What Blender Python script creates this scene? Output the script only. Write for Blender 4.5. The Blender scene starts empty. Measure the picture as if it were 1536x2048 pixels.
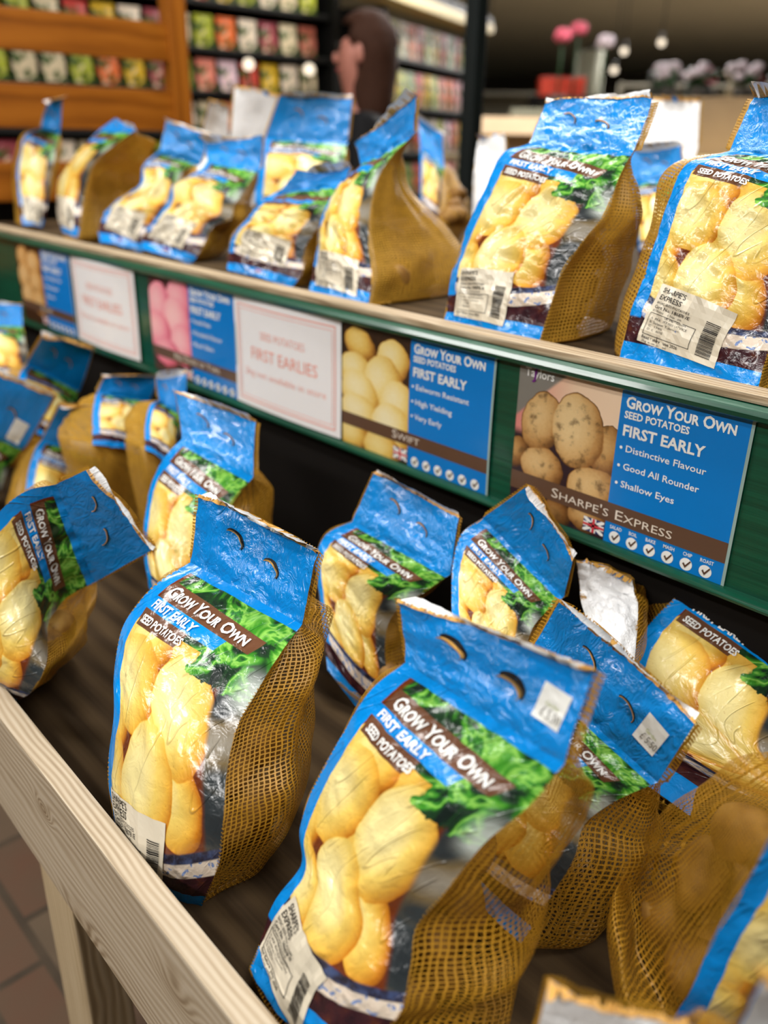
import bpy, bmesh, math, random
from mathutils import Vector, Matrix, noise
random.seed(7)
PI = math.pi
SC = bpy.context.scene
COL = SC.collection

# ------------------------------------------------------------------ camera
CAM_Z = 1.35
cam_d = bpy.data.cameras.new('camera')
cam = bpy.data.objects.new('camera', cam_d)
COL.objects.link(cam)
SC.camera = cam
yaw, pitch, roll = math.radians(46.599), math.radians(23.607), math.radians(-1.1495)
fwd = Vector((-math.sin(yaw) * math.cos(pitch), math.cos(yaw) * math.cos(pitch), -math.sin(pitch)))
right = Vector((math.cos(yaw), math.sin(yaw), 0))
down = fwd.cross(right)
r2 = right * math.cos(roll) + down * math.sin(roll)
d2 = -right * math.sin(roll) + down * math.cos(roll)
cam.matrix_world = Matrix(((r2.x, -d2.x, -fwd.x, 0), (r2.y, -d2.y, -fwd.y, 0), (r2.z, -d2.z, -fwd.z, CAM_Z), (0, 0, 0, 1)))
cam_d.sensor_fit = 'HORIZONTAL'
cam_d.sensor_width = 36.0
cam_d.lens = 1720.0 / 1536.0 * 36.0
cam_d.clip_start = 0.02
cam_d.clip_end = 100
cam_d.dof.use_dof = True
cam_d.dof.focus_distance = 0.87
cam_d.dof.aperture_fstop = 3.4

# ------------------------------------------------------------------ world, exposure
w = bpy.data.worlds.new('world')
SC.world = w
w.use_nodes = True
w.node_tree.nodes['Background'].inputs[0].default_value = (1.0, 0.96, 0.9, 1)
w.node_tree.nodes['Background'].inputs[1].default_value = 0.25
vs = SC.view_settings
vs.view_transform = 'Standard'
vs.look = 'None'
vs.gamma = 1.0
vs.exposure = 0.48
vs.use_curve_mapping = False
SC.cycles.transparent_max_bounces = 16


def area_light(name, loc, sx, sy, power, col=(1, 0.975, 0.945), rot=(0, 0, 0)):
    d = bpy.data.lights.new(name, 'AREA')
    d.shape = 'RECTANGLE'
    d.size, d.size_y = sx, sy
    d.energy = power
    d.color = col
    o = bpy.data.objects.new(name, d)
    COL.objects.link(o)
    o.location = loc
    o.rotation_euler = rot
    return o


# light of the strip fittings on the ceiling (the fittings themselves are built below)
FITTINGS = [(-0.4, -1.9, 60), (-2.6, -1.0, 48), (0.7, 0.5, 24), (-1.4, 1.2, 28), (-2.6, 3.4, 44), (-4.6, 7.2, 330), (-4.0, 12.0, 500)]
for i, (x, y, p) in enumerate(FITTINGS):
    area_light('ceiling_light_glow', (x, y, 2.93), 1.5, 0.22, p)


# ------------------------------------------------------------------ helpers
def put(name, me, m=None, parent=None, loc=None, smooth=False):
    if m is not None:
        for mm in (m if isinstance(m, (list, tuple)) else [m]):
            me.materials.append(mm)
    if smooth:
        me.polygons.foreach_set('use_smooth', [True] * len(me.polygons))
    o = bpy.data.objects.new(name, me)
    COL.objects.link(o)
    if parent is not None:
        o.parent = parent
    if loc is not None:
        o.location = loc
    return o


def mesh(name, vs_, fs, uv=None):
    me = bpy.data.meshes.new(name)
    me.from_pydata([tuple(v) for v in vs_], [], fs)
    if uv is not None:
        l = me.uv_layers.new(name='UVMap')
        flat = []
        for p in me.polygons:
            for vi in p.vertices:
                flat += list(uv[vi])
        l.data.foreach_set('uv', flat)
    me.update()
    return me


def tag(o, label, cat, group=None, kind=None):
    o['label'] = label
    o['category'] = cat
    if group:
        o['group'] = group
    if kind:
        o['kind'] = kind
    return o


def struct(o):
    o['kind'] = 'structure'
    return o


def empty(name, loc=(0, 0, 0), rz=0):
    o = bpy.data.objects.new(name, None)
    o.empty_display_size = 0.05
    COL.objects.link(o)
    o.location = loc
    o.rotation_euler = (0, 0, rz)
    return o


class MB:
    """collects boxes, tubes and lathes into one mesh"""

    def __init__(self):
        self.bm = bmesh.new()

    def box(self, x0, x1, y0, y1, z0, z1, bev=0.0, rot=None, cen=None, seg=2):
        b = bmesh.new()
        bmesh.ops.create_cube(b, size=1)
        for v in b.verts:
            v.co = Vector((x0 + (v.co.x + .5) * (x1 - x0), y0 + (v.co.y + .5) * (y1 - y0), z0 + (v.co.z + .5) * (z1 - z0)))
        if bev > 0:
            bmesh.ops.bevel(b, geom=b.edges[:], offset=bev, segments=seg, profile=0.6, affect='EDGES')
        if rot is not None:
            bmesh.ops.rotate(b, verts=b.verts, cent=cen or Vector(((x0 + x1) / 2, (y0 + y1) / 2, (z0 + z1) / 2)), matrix=rot)
        self._merge(b)
        return self

    def _merge(self, b):
        t = bpy.data.meshes.new('tmp')
        b.to_mesh(t)
        b.free()
        self.bm.from_mesh(t)
        bpy.data.meshes.remove(t)

    def ball(self, c, r, seg=16, rings=10, rot=None):
        b = bmesh.new()
        bmesh.ops.create_uvsphere(b, u_segments=seg, v_segments=rings, radius=1)
        rr = r if isinstance(r, (tuple, list)) else (r, r, r)
        for v in b.verts:
            v.co = Vector((v.co.x * rr[0], v.co.y * rr[1], v.co.z * rr[2]))
        if rot is not None:
            bmesh.ops.rotate(b, verts=b.verts, cent=(0, 0, 0), matrix=rot)
        bmesh.ops.translate(b, verts=b.verts, vec=Vector(c))
        for fc in b.faces:
            fc.smooth = True
        self._merge(b)
        return self

    def tube(self, pts, rad, n=10, caps=True):
        pts = [Vector(p) for p in pts]
        rads = rad if isinstance(rad, (list, tuple)) else [rad] * len(pts)
        b = self.bm
        rings = []
        for i, p in enumerate(pts):
            t = (pts[min(i + 1, len(pts) - 1)] - pts[max(i - 1, 0)]).normalized()
            a = Vector((0, 0, 1)) if abs(t.z) < .9 else Vector((1, 0, 0))
            e1 = t.cross(a).normalized()
            e2 = t.cross(e1)
            rings.append([b.verts.new(p + (e1 * math.cos(2 * PI * k / n) + e2 * math.sin(2 * PI * k / n)) * rads[i]) for k in range(n)])
        for i in range(len(rings) - 1):
            for k in range(n):
                fc = b.faces.new((rings[i][k], rings[i][(k + 1) % n], rings[i + 1][(k + 1) % n], rings[i + 1][k]))
                fc.smooth = True
        if caps:
            b.faces.new(rings[0][::-1])
            b.faces.new(rings[-1])
        return self

    def mesh(self, name):
        bmesh.ops.recalc_face_normals(self.bm, faces=self.bm.faces[:])
        me = bpy.data.meshes.new(name)
        self.bm.to_mesh(me)
        self.bm.free()
        return me

    def build(self, name, m, parent=None, loc=None):
        return put(name, self.mesh(name), m, parent, loc)


# ------------------------------------------------------------------ node expressions
class NT:
    def __init__(self, name):
        self.m = bpy.data.materials.new(name)
        self.m.use_nodes = True
        self.t = self.m.node_tree
        self.t.nodes.clear()
        self.out = self.t.nodes.new('ShaderNodeOutputMaterial')

    def n(self, typ, **kw):
        nd = self.t.nodes.new(typ)
        for k, v in kw.items():
            setattr(nd, k, v)
        return nd

    def link(self, a, b):
        if isinstance(a, E):
            a = a.s
        if isinstance(a, (int, float)):
            b.default_value = a
        elif isinstance(a, (tuple, list)):
            b.default_value = tuple(a) + ((1,) if len(a) == 3 and len(b.default_value) == 4 else ())
        else:
            self.t.links.new(a, b)

    def math(self, op, a, b=None, c=None, clamp=False):
        nd = self.n('ShaderNodeMath', operation=op)
        nd.use_clamp = clamp
        for i, v in enumerate((a, b, c)):
            if v is not None:
                self.link(v, nd.inputs[i])
        return E(self, nd.outputs[0])

    def coord(self, kind='Object'):
        return self.n('ShaderNodeTexCoord').outputs[kind]

    def sep(self, v):
        nd = self.n('ShaderNodeSeparateXYZ')
        self.link(v, nd.inputs[0])
        return [E(self, o) for o in nd.outputs]

    def comb(self, x, y, z=0):
        nd = self.n('ShaderNodeCombineXYZ')
        for i, v in enumerate((x, y, z)):
            self.link(v, nd.inputs[i])
        return nd.outputs[0]

    def mapping(self, v, scale=(1, 1, 1), loc=(0, 0, 0)):
        nd = self.n('ShaderNodeMapping')
        self.link(v, nd.inputs['Vector'])
        nd.inputs['Scale'].default_value = scale
        nd.inputs['Location'].default_value = loc
        return nd.outputs[0]

    def noise(self, v, scale=5, detail=3, rough=.5, dist=0, col=False):
        nd = self.n('ShaderNodeTexNoise')
        self.link(v, nd.inputs['Vector'])
        nd.inputs['Scale'].default_value = scale
        nd.inputs['Detail'].default_value = detail
        nd.inputs['Roughness'].default_value = rough
        nd.inputs['Distortion'].default_value = dist
        return nd.outputs['Color'] if col else E(self, nd.outputs[0])

    def ramp(self, f, stops, interp='LINEAR'):
        nd = self.n('ShaderNodeValToRGB')
        cr = nd.color_ramp
        cr.interpolation = interp
        while len(cr.elements) < len(stops):
            cr.elements.new(.5)
        for e, (p, c) in zip(cr.elements, stops):
            e.position = p
            e.color = tuple(c) + (1,)
        self.link(f, nd.inputs[0])
        return nd.outputs[0]

    def mix(self, f, a, b):
        nd = self.n('ShaderNodeMix', data_type='RGBA')
        self.link(f, nd.inputs[0])
        self.link(a, nd.inputs[6])
        self.link(b, nd.inputs[7])
        return nd.outputs[2]

    def mixf(self, f, a, b):
        nd = self.n('ShaderNodeMix', data_type='FLOAT')
        self.link(f, nd.inputs[0])
        self.link(a, nd.inputs[2])
        self.link(b, nd.inputs[3])
        return E(self, nd.outputs[0])

    def step(self, a, lo, hi):
        """smooth 0..1 as a goes lo..hi (lo may exceed hi)"""
        nd = self.n('ShaderNodeMapRange', interpolation_type='SMOOTHSTEP')
        self.link(a, nd.inputs[0])
        if lo < hi:
            v = (lo, hi, 0, 1)
        else:
            v = (hi, lo, 1, 0)
        for i, x in enumerate(v):
            nd.inputs[1 + i].default_value = x
        return E(self, nd.outputs[0])

    def bump(self, h, strength=.3, dist=.001):
        nd = self.n('ShaderNodeBump')
        nd.inputs['Strength'].default_value = strength
        nd.inputs['Distance'].default_value = dist
        self.link(h, nd.inputs['Height'])
        return nd.outputs[0]

    def pbr(self, col, rough=.5, spec=.5, normal=None, metal=0, coat=0, finish=True, trans=0, sss=0):
        nd = self.n('ShaderNodeBsdfPrincipled')
        self.link(col, nd.inputs['Base Color'])
        self.link(rough, nd.inputs['Roughness'])
        nd.inputs['Specular IOR Level'].default_value = spec
        nd.inputs['Metallic'].default_value = metal
        nd.inputs['Coat Weight'].default_value = coat
        nd.inputs['Coat Roughness'].default_value = .08
        if normal is not None:
            self.link(normal, nd.inputs['Normal'])
        if finish:
            self.link(nd.outputs[0], self.out.inputs[0])
        return nd.outputs[0]


class E:
    def __init__(self, nt, s):
        self.nt, self.s = nt, s

    def __add__(self, o):
        return self.nt.math('ADD', self, o)
    __radd__ = __add__

    def __mul__(self, o):
        return self.nt.math('MULTIPLY', self, o)
    __rmul__ = __mul__

    def __sub__(self, o):
        return self.nt.math('SUBTRACT', self, o)

    def __rsub__(self, o):
        return self.nt.math('SUBTRACT', o, self)

    def ma(self, k, c):
        return self.nt.math('MULTIPLY_ADD', self, k, c)


def srgb(r, g, b):
    f = lambda c: (c / 255 / 12.92) if c / 255 <= .04045 else ((c / 255 + .055) / 1.055) ** 2.4
    return (f(r), f(g), f(b))


def plain(name, col, rough=.5, spec=.5, metal=0, coat=0, var=.12, scale=30):
    t = NT(name)
    v = t.noise(t.coord(), scale, 2)
    c = t.mix(v, tuple(max(0, x * (1 - var)) for x in col), tuple(min(1, x * (1 + var)) for x in col))
    t.pbr(c, rough, spec, None, metal, coat)
    return t.m


def emit(name, col, s):
    t = NT(name)
    nd = t.n('ShaderNodeEmission')
    nd.inputs[0].default_value = tuple(col) + (1,)
    nd.inputs[1].default_value = s
    t.link(nd.outputs[0], t.out.inputs[0])
    return t.m


def ellipse_field(t, x, y, ells, base, edge=.12):
    """printed picture of piled potatoes: returns one scalar (0 gap .. 1 light skin)"""
    T = base
    for (cx, cy, a, b, deg, lift) in ells:
        c, s = math.cos(math.radians(deg)), math.sin(math.radians(deg))
        u = x.ma(c / a, y.ma(s / a, -(cx * c + cy * s) / a))
        v = x.ma(-s / b, y.ma(c / b, (cx * s - cy * c) / b))
        r = u * u + v * v
        mask = t.step(r, 1.0 + edge * .3, 1.0 - edge)
        # the printed photograph's own modelling: pale towards the upper left, amber at the rim
        u2 = u.ma(1.0, .28)
        v2 = v.ma(1.0, .22)
        sh = (u2 * u2 + v2 * v2).ma(-.40, lift)
        T = t.mixf(mask, T, sh)
    return T


BLUE = srgb(0, 136, 220)
BROWN = srgb(104, 68, 46)


def make_label_material():
    t = NT('printed_film')
    uv = t.coord('UV')
    x, y, _ = t.sep(uv)
    wob = t.noise(uv, .35, 2)
    wx = t.noise(t.mapping(uv, loc=(31, 7, 0)), .35, 2)
    px = x + wob.ma(.7, -.35)
    py = y + wx.ma(.7, -.35)
    ells = [(10.5, 8.6, 3.8, 2.6, 25, .62), (5.0, 8.0, 3.8, 2.6, 10, .88), (9.0, 14.6, 3.2, 3.8, 12, .66), (2.2, 15.8, 2.0, 3.4, 10, .74),
            (12.4, 18.6, 2.9, 4.8, -26, .92), (4.6, 11.5, 3.9, 4.2, -28, 1.0), (11.7, 12.3, 3.7, 5.1, -16, 1.04),
            (2.9, 20.2, 2.7, 4.7, -24, .96), (8.3, 19.0, 3.9, 4.9, -10, 1.04)]
    T = ellipse_field(t, px, py, ells, .10, .06)
    skin = t.noise(uv, 3.5, 3)
    T = T + skin.ma(.08, -.04)
    pot = t.ramp(T, [(0.0, srgb(70, 22, 14)), (.16, srgb(122, 58, 22)), (.34, srgb(196, 122, 30)), (.55, srgb(224, 172, 66)), (.78, srgb(232, 200, 102)), (1.0, srgb(240, 224, 156))])
    vor = t.n('ShaderNodeTexVoronoi')
    t.link(uv, vor.inputs['Vector'])
    vor.inputs['Scale'].default_value = 1.5
    dots = t.step(E(t, vor.outputs['Distance']), .11, .05)
    pot = t.mix(dots * .45, pot, srgb(176, 116, 50))
    # background at the right of the pile: dark cloth, white china
    bg = t.noise(uv, .12, 2, .5)
    bgc = t.ramp(bg, [(.30, srgb(28, 32, 38)), (.50, srgb(48, 54, 56)), (.58, srgb(112, 96, 66)), (.70, srgb(150, 146, 136))])
    edge_x = x + (y - 12) * -.10
    pot = t.mix(t.step(edge_x, 14.6, 15.2) * t.step(y, 7.5, 9.0), pot, bgc)
    # china plate rim under the pile, blue pattern
    arc = y + (x - 10) * (x - 10) * .022
    rim = t.step(arc, 23.0, 23.25)
    pat = t.noise(uv, 1.1, 3)
    rimc = t.ramp(pat, [(.40, srgb(222, 205, 186)), (.56, srgb(228, 214, 196)), (.60, srgb(92, 128, 190)), (.72, srgb(196, 200, 210))])
    tb = t.noise(uv, .8, 3)
    tablec = t.ramp(tb, [(.4, srgb(42, 40, 58)), (.6, srgb(68, 82, 120))])
    rimc = t.mix(t.step(arc, 24.1, 23.9), rimc, tablec)
    c = t.mix(rim, pot, rimc)
    # dark aubergine foot
    foot = t.noise(uv, .6, 3)
    footc = t.ramp(foot, [(.35, srgb(38, 18, 26)), (.55, srgb(62, 28, 34)), (.7, srgb(84, 42, 30))])
    c = t.mix(t.step(arc, 25.6, 25.8), c, footc)
    # lettuce leaves
    lw = t.noise(uv, .30, 3, .5, .9)
    lf = t.ramp(lw, [(.34, srgb(16, 30, 26)), (.44, srgb(26, 62, 30)), (.49, srgb(60, 140, 36)), (.54, srgb(140, 200, 86)), (.57, srgb(60, 140, 44)), (.63, srgb(22, 50, 32)), (.75, srgb(40, 60, 50))])
    q = y + x * -.075                      # the banners run slightly downhill
    qn = q + t.noise(uv, .9, 3).ma(2.4, -1.2)
    top = t.step(q, 5.9, 5.85)
    leafr = t.step(x + t.noise(uv, .5, 2).ma(5, -2.5), 10.4, 10.6) * t.step(qn, 7.9, 7.75)
    lm = t.math('MAXIMUM', top * t.step(x, 2.0, 2.4), leafr)
    c = t.mix(lm, c, lf)
    pale = t.step(x, 15.0, 17.0) * t.step(q, 3.8, 6.5) * t.step(q, 9.5, 7.6)
    c = t.mix(pale * .7, c, srgb(205, 214, 205))  # pale glare painted into the print at the right edge
    # blue top strip, left border, foot band
    def band(q0, q1, x0, x1, slant):
        return t.step(q, q0 - .03, q0 + .03) * t.step(q, q1 + .03, q1 - .03) * t.step(x, x0 - .03, x0 + .03) * t.step(x + q * slant, x1 + .04, x1 - .04)
    c = t.mix(band(2.1, 3.95, 2.1, 16.6, .4), c, BROWN)
    c = t.mix(band(5.2, 6.75, 1.9, 10.6, .32), c, BROWN)
    c = t.mix(band(3.95, 5.2, 0.0, 13.8, .32), c, BLUE)
    lb = t.step(x + t.noise(uv, .5, 2).ma(.5, -.25), 1.75, 1.65) * t.step(y, 24.6, 24.3)
    blue = t.math('MAXIMUM', t.step(y, .95, .85), lb)
    blue = t.math('MAXIMUM', blue, t.step(y, 27.45, 27.5))
    c = t.mix(blue, c, BLUE)
    c = t.mix(t.step(x, .5, .3) * t.step(y, .0, .5) * .0, c, BLUE)
    # crinkles of the film
    cr1 = t.noise(t.mapping(t.comb(x + y * .45, y - x * .35), scale=(.62, .13, 1)), .8, 0, .5, .15)
    ridge = t.step(t.math('ABSOLUTE', cr1 - .5), .035, .0) * t.step(t.noise(uv, .3, 2), .45, .6)
    cr2 = t.noise(uv, .8, 3, .55, .5)
    nrm = t.bump(ridge * .30 + cr2 * .34, .5, .010)
    t.pbr(c, .24, .42, nrm, 0, .15)
    return t.m


def make_film_material(name, col, rough=.25):
    t = NT(name)
    uv = t.coord('UV')
    cr1 = t.noise(t.mapping(uv, scale=(.5, .35, 1)), 1.1, 4, .55, 1.2)
    ridge = t.math('ABSOLUTE', cr1 - .5)
    v = t.noise(uv, .7, 2)
    c = t.mix(v, tuple(x * .9 for x in col), col)
    t.pbr(c, rough, .5, t.bump(ridge * -1.0, .5, .012), 0, .2)
    return t.m


def make_net_material(name, pitch_u, pitch_v, wu, wv, col):
    """woven net: golden threads with open holes between (UV in metres)"""
    t = NT(name)
    uv = t.coord('UV')
    nz = t.n('ShaderNodeTexNoise')
    t.link(uv, nz.inputs['Vector'])
    nz.inputs['Scale'].default_value = 22
    nz.inputs['Detail'].default_value = 3
    x, y, _ = t.sep(uv)
    nx, ny, nn = t.sep(nz.outputs['Color'])
    x = x + nx.ma(.010, -.005)
    y = y + ny.ma(.010, -.005)
    fx = t.math('FRACT', x * (1 / pitch_u))
    fy = t.math('FRACT', y * (1 / pitch_v))
    jit = t.noise(uv, 320, 1).ma(.16, -.08)
    loose = t.noise(uv, 14, 2).ma(.5, -.25)
    a = t.math('ABSOLUTE', fx - .5) + jit
    b = t.math('ABSOLUTE', fy - .5) + jit
    hole = t.math('LESS_THAN', a + loose * .12, .5 - wu / 2) * t.math('LESS_THAN', b - loose * .1, .5 - wv / 2)
    cv = t.noise(uv, 60, 3)
    c = t.mix(cv, tuple(k * .62 for k in col), tuple(min(1, k * 1.25) for k in col))
    bs = t.pbr(c, .42, .45, None, finish=False)
    tl = t.n('ShaderNodeBsdfTranslucent')
    t.link(c, tl.inputs[0])
    m1 = t.n('ShaderNodeMixShader')
    m1.inputs[0].default_value = .3
    t.link(bs, m1.inputs[1])
    t.link(tl.outputs[0], m1.inputs[2])
    tr = t.n('ShaderNodeBsdfTransparent')
    m2 = t.n('ShaderNodeMixShader')
    t.link(hole, m2.inputs[0])
    t.link(m1.outputs[0], m2.inputs[1])
    t.link(tr.outputs[0], m2.inputs[2])
    t.link(m2.outputs[0], t.out.inputs[0])
    return t.m


def make_wood(name, dark, mid, light, axis=0, scale=1.0, rough=.6, ring=40, knots=(), bumpd=.0008):
    t = NT(name)
    co = t.coord()
    xyz = t.sep(co)
    l = xyz[axis]
    oth = [xyz[i] for i in range(3) if i != axis]
    d = None
    for (kx, k0, k1, r) in knots:
        e = (l - kx) * (1 / r)
        g0 = (oth[0] - k0) * (1.6 / r)
        g1 = (oth[1] - k1) * (1.6 / r)
        q = t.math('EXPONENT', (e * e + g0 * g0 + g1 * g1) * -1.0)
        d = q if d is None else d + q
    warp = t.noise(t.comb(l * 2.2 * scale, oth[0] * 9 * scale, oth[1] * 9 * scale), 1.0, 3)
    rad = oth[0] * 1.0 + oth[1] * .55 + warp * .05
    if d is not None:
        rad = rad + d * .03
    s = t.math('SINE', rad * ring * 2 * PI)
    fine = t.noise(t.comb(l * 5 * scale, oth[0] * 260 * scale, oth[1] * 260 * scale), 1.0, 3)
    blot = t.noise(t.comb(l * 3 * scale, oth[0] * 14, oth[1] * 14), 1.0, 3)
    f = s.ma(.17, .28) + fine * .38 + blot.ma(.5, -.12)
    if d is not None:
        f = f - d * .35
    c = t.ramp(f, [(.18, dark), (.5, mid), (.8, light)])
    t.pbr(c, rough, .35 if rough < .8 else .08, t.bump(fine + s * .25, .5, bumpd))
    return t.m


def make_sign_picture(name, ells, cols, bgcol, dirt, hand=False):
    """printed potato photograph on a sign; UV in centimetres, y downwards"""
    t = NT(name)
    uv = t.coord('UV')
    x, y, _ = t.sep(uv)
    w1 = t.noise(uv, .5, 2)
    w2 = t.noise(t.mapping(uv, loc=(9, 4, 0)), .5, 2)
    px, py = x + w1.ma(.8, -.4), y + w2.ma(.8, -.4)
    T = ellipse_field(t, px, py, ells, .0)
    T = T + t.noise(uv, 2.2, 4).ma(.2, -.1)
    c = t.ramp(T, [(0, bgcol)] + [(.14 + .86 * i / (len(cols) - 1), k) for i, k in enumerate(cols)])
    if dirt:
        dn = t.noise(uv, .55, 5, .62)
        c = t.mix(t.step(dn, .50, .68) * t.step(T, .1, .25) * dirt, c, srgb(92, 66, 38))
    if hand:
        inside = t.step(T, .05, .12)
        hc = t.ramp(x * .07, [(0, srgb(214, 130, 124)), (.3, srgb(226, 170, 146)), (.6, srgb(236, 204, 172)), (.95, srgb(240, 210, 178))])
        grey = t.step(y + x * .9, 6.3, 5.6)
        hc = t.mix(grey, hc, srgb(128, 124, 116))
        c = t.mix(t.step(inside * -1.0, -.5, -.2) * t.step(y, 8.5, 7.2), c, hc)
    t.pbr(c, .3, .5)
    return t.m


# ------------------------------------------------------------------ materials
M = {}
M['label'] = make_label_material()
M['white_film'] = make_film_material('white_film', srgb(242, 242, 242), .35)
M['blue_film'] = make_film_material('blue_film', BLUE)
M['net'] = make_net_material('golden_net', .0042, .0040, .27, .27, (.56, .285, .022))
M['net_far'] = make_net_material('golden_net_fine', .0042, .0040, .46, .46, (.60, .33, .04))
M['fringe'] = plain('net_fringe', srgb(206, 156, 78), .6, .3, var=.35, scale=400)
M['hole_shade'] = plain('hole_shade', srgb(26, 24, 24), .6, .2)
M['potato'] = None
M['ink_white'] = plain('white_ink', srgb(240, 240, 236), .4, .4)
M['ink_black'] = plain('black_ink', srgb(40, 38, 36), .5, .3)
M['ink_grey'] = plain('grey_ink', srgb(120, 116, 108), .5, .3)
M['ink_coral'] = plain('coral_ink', srgb(238, 158, 140), .5, .3)
M['ink_purple'] = plain('purple_ink', srgb(106, 30, 120), .4, .4)
M['ink_cream'] = plain('cream_ink', srgb(226, 214, 198), .5, .3)
M['ink_brown'] = plain('brown_ink', srgb(84, 56, 38), .5, .3)
M['ink_green'] = plain('olive_ink', srgb(150, 160, 80), .5, .3)
M['paper'] = plain('label_paper', srgb(222, 212, 190), .35, .45, var=.04, coat=.2)
M['sticker'] = plain('sticker_paper', srgb(232, 232, 226), .5, .4, var=.03)


def make_potato():
    t = NT('potato_skin')
    co = t.coord()
    a = t.noise(co, 40, 4, .6)
    b = t.noise(co, 160, 3)
    c = t.ramp(a, [(.3, srgb(104, 70, 26)), (.5, srgb(140, 100, 42)), (.7, srgb(166, 126, 60))])
    c = t.mix(t.step(b, .58, .72) * .5, c, srgb(96, 64, 30))
    t.pbr(c, .6, .3, t.bump(b, .3, .001))
    return t.m


M['potato'] = make_potato()

# ------------------------------------------------------------------ lettering
TXT = {}


def text2d(s, size, bold=0.0, small=False, track=1.0, maxe=None):
    """outline of a line of text as flat triangles; baseline y=0, starts at x=0"""
    key = (s, size, bold, small, track, maxe)
    if key in TXT:
        return TXT[key]
    cu = bpy.data.curves.new('text', 'FONT')
    cu.body = s
    cu.size = size
    cu.offset = bold * size
    cu.space_character = track
    cu.resolution_u = 2
    cu.small_caps_scale = .78
    if small:
        for i in range(len(s)):
            cu.body_format[i].use_small_caps = True
    o = bpy.data.objects.new('text', cu)
    COL.objects.link(o)
    me = o.to_mesh()
    bm = bmesh.new()
    bm.from_mesh(me)
    o.to_mesh_clear()
    bpy.data.objects.remove(o)
    bpy.data.curves.remove(cu)
    bmesh.ops.remove_doubles(bm, verts=bm.verts, dist=size * .002)
    bmesh.ops.triangulate(bm, faces=bm.faces[:])
    if maxe:
        for _ in range(2):
            es = [e for e in bm.edges if e.calc_length() > maxe]
            if not es:
                break
            bmesh.ops.subdivide_edges(bm, edges=es, cuts=1)
            bmesh.ops.triangulate(bm, faces=bm.faces[:])
    bm.verts.index_update()
    vs_ = [(v.co.x, v.co.y) for v in bm.verts]
    fs = [tuple(v.index for v in f.verts) for f in bm.faces]
    bm.free()
    wdt = max([v[0] for v in vs_] or [0])
    TXT[key] = (vs_, fs, wdt)
    return TXT[key]


class Ink:
    """collects flat shapes given in sheet coordinates (x right, y down) and maps them onto a surface"""

    def __init__(self):
        self.v, self.f = [], []

    def text(self, s, x, y, size, bold=.0, small=False, fit=None, ang=0.0, track=1.0, maxe=None, align='L'):
        vs_, fs, wd = text2d(s, size, bold, small, track, maxe)
        k = (fit / wd) if fit and wd > 0 else 1.0
        c, sn = math.cos(ang), math.sin(ang)
        o = len(self.v)
        sh = {'L': 0, 'C': -wd * k / 2, 'R': -wd * k}[align]
        for (a, b) in vs_:
            a = a * k + sh
            self.v.append((x + a * c + b * sn, y + a * sn - b * c))
        self.f += [tuple(i + o for i in fc) for fc in fs]
        return self

    def rect(self, x0, y0, x1, y1, nx=1, ny=1, ang=0.0, piv=None):
        o = len(self.v)
        px, py = piv or (x0, y0)
        c, sn = math.cos(ang), math.sin(ang)
        for j in range(ny + 1):
            for i in range(nx + 1):
                a, b = x0 + (x1 - x0) * i / nx - px, y0 + (y1 - y0) * j / ny - py
                self.v.append((px + a * c - b * sn, py + a * sn + b * c))
        for j in range(ny):
            for i in range(nx):
                q = o + j * (nx + 1) + i
                self.f.append((q, q + 1, q + nx + 2, q + nx + 1))
        return self

    def poly(self, pts):
        o = len(self.v)
        self.v += list(pts)
        self.f.append(tuple(range(o, o + len(pts))))
        return self

    def disc(self, cx, cy, r, n=20, ry=None):
        return self.poly([(cx + r * math.cos(2 * PI * k / n), cy + (ry or r) * math.sin(2 * PI * k / n)) for k in range(n)])

    def frame(self, x0, y0, x1, y1, w_, ang=0.0, piv=None, n=8):
        for r in ((x0, y0, x1, y0 + w_, n, 1), (x0, y1 - w_, x1, y1, n, 1), (x0, y0, x0 + w_, y1, 1, n), (x1 - w_, y0, x1, y1, 1, n)):
            self.rect(*r, ang=ang, piv=piv or (x0, y0))
        return self

    def build(self, name, mat, parent, fn, uv=None):
        pts = [fn(a, b) for a, b in self.v]
        me = mesh(name, pts, self.f, self.v)
        return put(name, me, mat, parent)


# ------------------------------------------------------------------ the potato bags
POT_MESHES = []
for k in range(5):
    bm = bmesh.new()
    bmesh.ops.create_uvsphere(bm, u_segments=18, v_segments=12, radius=1)
    for v in bm.verts:
        p = v.co.copy()
        g = 1 + .16 * noise.noise(p * 1.3 + Vector((k * 5.1, 0, 0))) + .03 * noise.noise(p * 5 + Vector((0, k * 3, 0)))
        v.co = Vector((p.x * .037 * g, p.y * .027 * g, p.z * .025 * g))
    for fc in bm.faces:
        fc.smooth = True
    me = bpy.data.meshes.new('potato')
    bm.to_mesh(me)
    bm.free()
    me.materials.append(M['potato'])
    POT_MESHES.append(me)


def catmull(p0, p1, p2, p3, t):
    return .5 * ((2 * p1) + (p2 - p0) * t + (2 * p0 - 5 * p1 + 4 * p2 - p3) * t * t + (3 * p1 - p0 - 3 * p2 + p3) * t * t * t)


def sstep(a, b, x):
    t = max(0, min(1, (x - a) / (b - a)))
    return t * t * (3 - 2 * t)


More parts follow.
